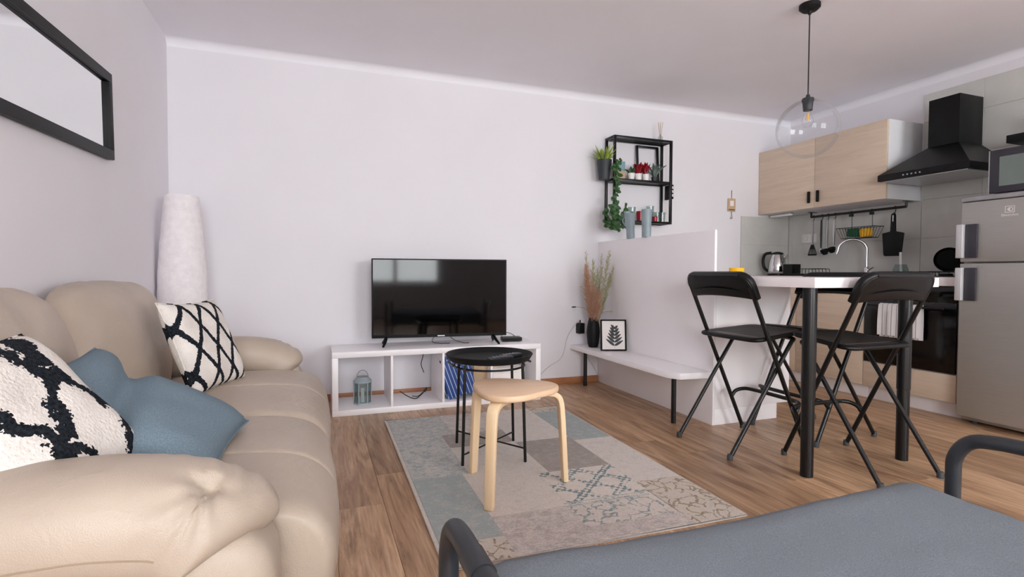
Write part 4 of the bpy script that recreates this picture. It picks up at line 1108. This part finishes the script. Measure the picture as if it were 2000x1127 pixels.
# two grey-blue tall vases on partition ledge (worktop side block under them)
for k, (y_, lab) in enumerate(((3.575, 'grey-blue ceramic jug on the partition top, nearer the trailing plant'), (3.365, 'plain grey-blue ceramic vase on the partition top, right one'))):
    t = thing('ceramic_vase', lab, 'vase', (XP + .014, y_, HP + .0005), 0, 'ceramic vases on the partition')
    w0, w1, hh_ = (.034, .046, .20) if k == 0 else (.036, .040, .205)
    rings = []
    for z_, w_ in ((0, w0), (hh_ * .3, w0 * 1.02), (hh_ * .6, (w0 + w1) / 2), (hh_ * .9, w1), (hh_, w1 * 1.02)):
        rings.append([(w_ * math.cos(a) * .9, w_ * math.sin(a) + (.02 * z_ / hh_ if k == 0 else 0), z_ + (.02 * max(0, math.sin(a)) * (z_ / hh_) if k == 0 else 0)) for a in [2 * PI * i / 20 for i in range(20)]])
    top = rings[-1]; cxy = Vector((0, .02 if k == 0 else 0, 0))
    rings.append([(p[0] * .88, (p[1] - cxy.y) * .88 + cxy.y, p[2]) for p in top]); rings.append([(p[0] * .8, (p[1] - cxy.y) * .8 + cxy.y, hh_ * .5) for p in top])
    MB().loft(rings).build('body', 'greyblue', t, smooth=50)
    if k == 0: MB().tube(smooth_path([(0, .06, .19), (-.02, .085, .15), (-.01, .055, .10)], 5), .006, 8).build('handle', 'greyblue', t)

# ================================================================== WALL SHELF WITH PLANTS
SX0, SX1, SYF, SZ0, SZ1, SZM = 2.352, 2.94, 3.90, 1.375, 2.105, 1.735
t = thing('wall_shelf', 'black metal two-tier wall shelf hung on the back wall', 'wall shelf', (2.65, 3.98, SZ0))
q_ = .02
def lb(x0, x1, y0, y1, z0, z1): return MB().box(x0 - 2.65, x1 - 2.65, y0 - 3.98, y1 - 3.98, z0 - SZ0, z1 - SZ0)
for x_ in (SX0, SX1 - q_):
    for y_ in (SYF, YB - .002 - q_): lb(x_, x_ + q_, y_, y_ + q_, SZ0, SZ1).build('post', 'black', t, bevel=.001)
for z_ in (SZ0, SZM - .01, SZ1 - q_):
    for y_ in (SYF, YB - .002 - q_): lb(SX0 + q_, SX1 - q_, y_, y_ + q_, z_, z_ + q_).build('rail', 'black', t, bevel=.001)
    for x_ in (SX0, SX1 - q_): lb(x_, x_ + q_, SYF + q_, YB - .002 - q_, z_, z_ + q_).build('rail', 'black', t, bevel=.001)
    lb(SX0 + q_, SX1 - q_, SYF + q_, YB - .002 - q_, z_ + .006, z_ + .016).build('shelf_board', 'blackm', t)
zM, z0_ = SZM + .0105, SZ0 + .0205; z1_ = SZ1 + .0005
# frame leaning
o = thing('photo_frame', 'tall thin black frame standing open on the upper shelf', 'photo frame', (2.765, 4.008, zM))
o.rotation_euler = (R(-4), 0, 0)
MB().box(-.115, -.098, -.008, .008, 0, .325).box(.098, .115, -.008, .008, 0, .325).box(-.098, .098, -.008, .008, .308, .325).box(-.098, .098, -.008, .008, 0, .017).build('frame', 'black', o, bevel=.001)
MB().box(-.098, .098, .002, .004, .017, .308).build('glass', 'glass', o)
o = thing('card_box', 'teal and tan cardboard box on the upper shelf', 'box', (2.455, 3.975, zM)); MB().box(-.04, .04, -.02, .02, 0, .075).build('lower_half', 'tan', o, bevel=.001); MB().box(-.04, .04, -.02, .02, .0755, .155).build('upper_half', 'teal', o, bevel=.001)
for k, (x_, lab) in enumerate(((2.545, 'small white pot with a dark green succulent, left of the red ones'), (2.615, 'small white pot with red flowers, middle of the upper shelf'), (2.69, 'small white pot with red flowers, beside the grey-leaved plant'))):
    p_ = potted('small_pot', lab, (x_, 3.94, zM), .033, .055, 'potwhite', 'x', 'leafdark' if k == 0 else 'red', 9 if k == 0 else 16, .09 if k == 0 else .11, .02 if k == 0 else .034, 'white pots on the upper shelf')
potted('potted_plant', 'grey-leaved plant on the right of the upper shelf', (2.785, 3.945, zM), .028, .04, 'potgrey', 'x', 'leafgrey', 10, .15, .032)
def cup(name, label, x_, r_, h_, mat, y_=3.96, group=None, taper=.85):
    t = thing(name, label, 'glass' if 'glass' in mat else 'cup', (x_, y_, z0_), 0, group)
    MB().lathe([(0, 0), (r_ * taper, 0), (r_, h_), (r_ * .93, h_), (r_ * taper * .9, .006), (0, .006)], n=24).build('body', mat, t, smooth=50)
    MB().tube([(r_ * .965 * math.cos(2 * PI * k / 24), r_ * .965 * math.sin(2 * PI * k / 24), h_) for k in range(24)], .0018, 6, closed=True).build('rim', mat, t)
cup('red_cup', 'red cup on the lower shelf between the grey-blue vases', 2.655, .036, .085, 'red')
cup('drinking_glass', 'tall clear glass on the lower shelf, leftmost glass', 2.755, .034, .135, 'glassgrey')
cup('drinking_glass', 'short clear glass on the lower shelf, middle of the right three', 2.82, .03, .085, 'glassgrey', 3.95)
cup('drinking_glass', 'short clear glass at the right end of the lower shelf', 2.885, .031, .085, 'glassgrey', 3.97)
cup('candle_holder', 'small dark red candle glass in front of the tall clear glass', 2.775, .024, .04, 'red', 3.915)
cup('drinking_glass', 'clear glass half hidden behind the grey-blue jug', 2.575, .033, .12, 'glassgrey', 3.97)
# reed diffuser on top
t = thing('reed_diffuser', 'small reed diffuser bottle on top of the wall shelf', 'diffuser', (2.86, 3.97, z1_))
MB().lathe([(0, 0), (.02, 0), (.02, .04), (.009, .052), (.009, .062), (0, .062)], n=18).build('bottle', 'glassgrey', t)
for k in range(6): MB().tube([(0, 0, .01), (.022 * math.cos(k * 1.05), .022 * math.sin(k * 1.05), .17)], .0014, 5).build('reed', 'tan', t)
# hanging pot and ivy
t = thing('hanging_pot', 'dark pot with bright spiky plant hooked on the shelf side', 'plant', (2.283, 3.945, 1.73))
MB().lathe([(0, 0), (.045, 0), (.064, .165), (.059, .165), (.042, .006), (0, .006)], n=26).build('pot', 'potgrey', t)
MB().tube(smooth_path([(.055, 0, .15), (.058, 0, .19), (.07, 0, .20), (.08, 0, .19)], 4), .003, 6).build('hanger', 'black', t)
MB().lathe([(0, .14), (.055, .14)], n=18).build('soil', 'stem', t)
for k in range(75):
    a = rnd.uniform(0, 2 * PI); el = rnd.uniform(.5, 1.5); mb = MB(); L_ = rnd.uniform(.1, .17)
    b0 = Vector((.03 * math.cos(a), .03 * math.sin(a), .135)); tip_ = b0 + Vector((math.cos(a) * math.cos(el), math.sin(a) * math.cos(el), math.sin(el))) * L_
    tip_.y = min(tip_.y, .10); tip_.x = min(tip_.x, .055)
    leaf(mb, b0, tip_, .015, bend=.012, segs=4); mb.build('leaf', 'leaflight', t, smooth=60)
t = thing('trailing_plant', 'dark green trailing plant hanging down the shelf post', 'plant', (2.36, 3.885, SZ0))
vine = smooth_path([(-.03, 0, .47), (-.02, -.015, .38), (.0, -.015, .28), (-.03, -.02, .2), (.0, -.02, .12), (-.02, -.02, .05), (.0, -.025, -.03)], 6)
MB().tube(vine, .003, 6).build('stem', 'leafdark', t)
def vleaf(c, sz):
    a = rnd.uniform(0, 2 * PI); mb = MB(); d_ = Vector((math.cos(a), rnd.uniform(-.8, .05), math.sin(a) * .8 - .2)).normalized()
    leaf(mb, c, c + d_ * sz, sz * .85, Vector((rnd.uniform(-.3, .3), -1, .4)), bend=sz * .1, segs=4); mb.build('leaf', 'leafdark', t, smooth=60)
for p in vine[::2]:
    for _ in range(2): vleaf(p, rnd.uniform(.035, .05))
for _ in range(70): vleaf(Vector((rnd.uniform(-.11, .11), rnd.uniform(-.06, -.01), rnd.uniform(-.06, .12))), rnd.uniform(.04, .06))
for _ in range(14): vleaf(Vector((rnd.uniform(-.02, .05), -.02, rnd.uniform(.36, .52))), rnd.uniform(.035, .05))
# key box on right side
t = thing('key_holder', 'small black key holder with white slots on the shelf side', 'key holder', (SX1 + .001, 3.96, 1.60))
MB().box(0, .022, -.05, .05, 0, .125).build('panel', 'blackm', t, bevel=.002)
for k in range(3): MB().box(.002, .018, -.0515, -.0505, .02 + .034 * k, .042 + .034 * k).build('slot', 'potwhite', t)
MB().tube(smooth_path([(.01, -.03, 0), (.01, -.03, -.04), (.0, -.035, -.065), (-.0, -.04, -.05)], 4), .002, 6).build('hook', 'steel', t)
# hanging ornament on the wall
t = thing('wall_ornament', 'small beige hanging ornament with a hook on the back wall', 'ornament', (3.735, YB - .006, 1.6))
MB().prism(round_rect(.09, .125, .006), 0, .005, lambda u, v, a: (u, -a, v)).build('plaque', 'tan', t)
MB().prism(round_rect(.045, .05, .004), 0, .002, lambda u, v, a: (u, -.0055 - a, v + .015)).build('inset', 'paper', t)
MB().box(-.036, .036, -.007, -.0052, -.052, -.04).build('strip', 'stem', t)
MB().tube([(0, -.002, .062), (0, -.002, .14)], .0025, 6).build('cord', 'stem', t)
MB().tube(smooth_path([(0, -.004, -.0625), (0, -.006, -.09), (.004, -.008, -.125), (-.012, -.01, -.13), (-.02, -.012, -.115)], 4), .0025, 6).build('hook', 'stem', t)
# yellow cup on bar
t = thing('yellow_cup', 'yellow plastic napkin cup on the bar beside the partition', 'cup', (2.40, 2.55, TT + .0005))
MB().lathe([(0, 0), (.038, 0), (.044, .05), (.041, .05), (.036, .006), (0, .006)], n=24).build('body', 'yellow', t)
MB().tube([(.0425 * math.cos(2 * PI * k / 24), .0425 * math.sin(2 * PI * k / 24), .05) for k in range(24)], .002, 6, closed=True).build('rim', 'yellow', t)

# ================================================================== PENDANT
PX, PY, PZ, PR = 2.62, 2.262, 1.765, .163
t = thing('pendant_lamp', 'clear glass globe pendant lamp on a black cord', 'pendant lamp', (PX, PY, H))
MB().lathe([(0, -.0005), (.055, -.0005), (.055, -.02), (.04, -.034), (.012, -.038), (.008, -.055), (0, -.055)], n=28).build('ceiling_rose', 'blackm', t)
zc = PZ - H
MB().tube([(0, 0, -.05), (0, 0, zc + PR + .03)], .0035, 8).build('cord', 'cableb', t)
so = MB().lathe([(0, zc + PR + .035), (.008, zc + PR + .03), (.014, zc + PR + .012), (.03, zc + PR + .008), (.033, zc + PR - .005), (.028, zc + PR - .012), (.024, zc + PR - .06), (0, zc + PR - .06)], n=24).build('socket', 'potgrey', t)
a0 = .17
MB().lathe([(PR * math.sin(a), zc + PR * math.cos(a)) for a in [a0 + (PI - a0) * i / 40 for i in range(41)]], n=56).build('globe', 'glass', t, smooth=80)
gl = t.children[-1]
# open rims: remove caps
bm = bmesh.new(); bm.from_mesh(gl.data); bmesh.ops.delete(bm, geom=[f for f in bm.faces if len(f.verts) > 8], context='FACES_ONLY'); bm.to_mesh(gl.data); bm.free()
bu = MB().lathe([(0.012, zc + PR - .061), (.015, zc + PR - .075), (.03, zc + PR - .11), (.031, zc + PR - .125), (.02, zc + PR - .15), (0, zc + PR - .156)], n=24).build('bulb', 'glass', t, smooth=80)
for k in range(3):
    a = k * 2.1; MB().tube([(.006 * math.cos(a), .006 * math.sin(a), zc + PR - .075), (.010 * math.cos(a), .010 * math.sin(a), zc + PR - .115)], .0016, 6).build('filament', 'yellow', bu)

# ================================================================== SOFA BED IN FRONT
t = thing('sofa_bed', 'grey-covered sofa bed with dark tubular arms in the foreground', 'sofa bed', (.82, .35, 0))
def fnm(P, q_):
    w = .006 * mnoise.noise(Vector((P.x * 3, P.y * 3, 1))) + .003 * mnoise.noise(Vector((P.x * 11, P.y * 11, 4)))
    sag = -.012 * (1 - (P.x / .58) ** 2) * (1 if P.z > 0 else 0)
    return (P.x, P.y + .004 * mnoise.noise(Vector((P.x * 9, 3, P.z * 9))), P.z + (w + sag if P.z > 0 else 0))
MB().rbox((.565, .53, .07), .035, 40, fnm, c=(.02, .02, .362)).build('mattress', 'greycover', t, smooth=80)
for x_ in (-.52, .56): MB().tube([(x_, -.48, .272), (x_, .48, .272)], .018, 12).build('base_rail', 'tube', t)
for k in range(9): MB().box(-.50, .54, -.45 + .11 * k, -.41 + .11 * k, .274, .288).build('slat', 'birch', t)
for sg, x_, sp in ((-1, -.622, .0), (1, .635, .07)):
    yb, yf, zt_ = -.42, .475, .553
    pts = [(x_, yf, 0), (x_, yf, .25), (x_, yf, .44), (x_, yf - .004, .50), (x_ + sp * .1, yf - .03, .540), (x_ + sp * .2, yf - .075, .552), (x_ + sp * .5, yf - .16, zt_), (x_ + sp, yf - .3, zt_), (x_ + sp, yb + .1, zt_), (x_ + sp, yb + .03, .53), (x_ + sp, yb, .46), (x_ + sp, yb, .2), (x_ + sp, yb, 0)]
    a_ = MB().tube(smooth_path(pts, 7), .0165, 18).build('arm_tube', 'tube', t, smooth=60)
    MB().tube([(x_ + sp * .42, yf - .135, zt_ - .0004), (x_ + sp * .62, yf - .19, zt_)], .0185, 18).build('tube_joint', 'tube', a_)
    for yy in (-.35, .35): MB().tube([(x_ + (sp if yy < 0 else 0) , yy if yy < 0 else yf, .272), (-.52 if sg < 0 else .56, yy, .272)], .014, 10).build('side_bracket', 'tube', t)
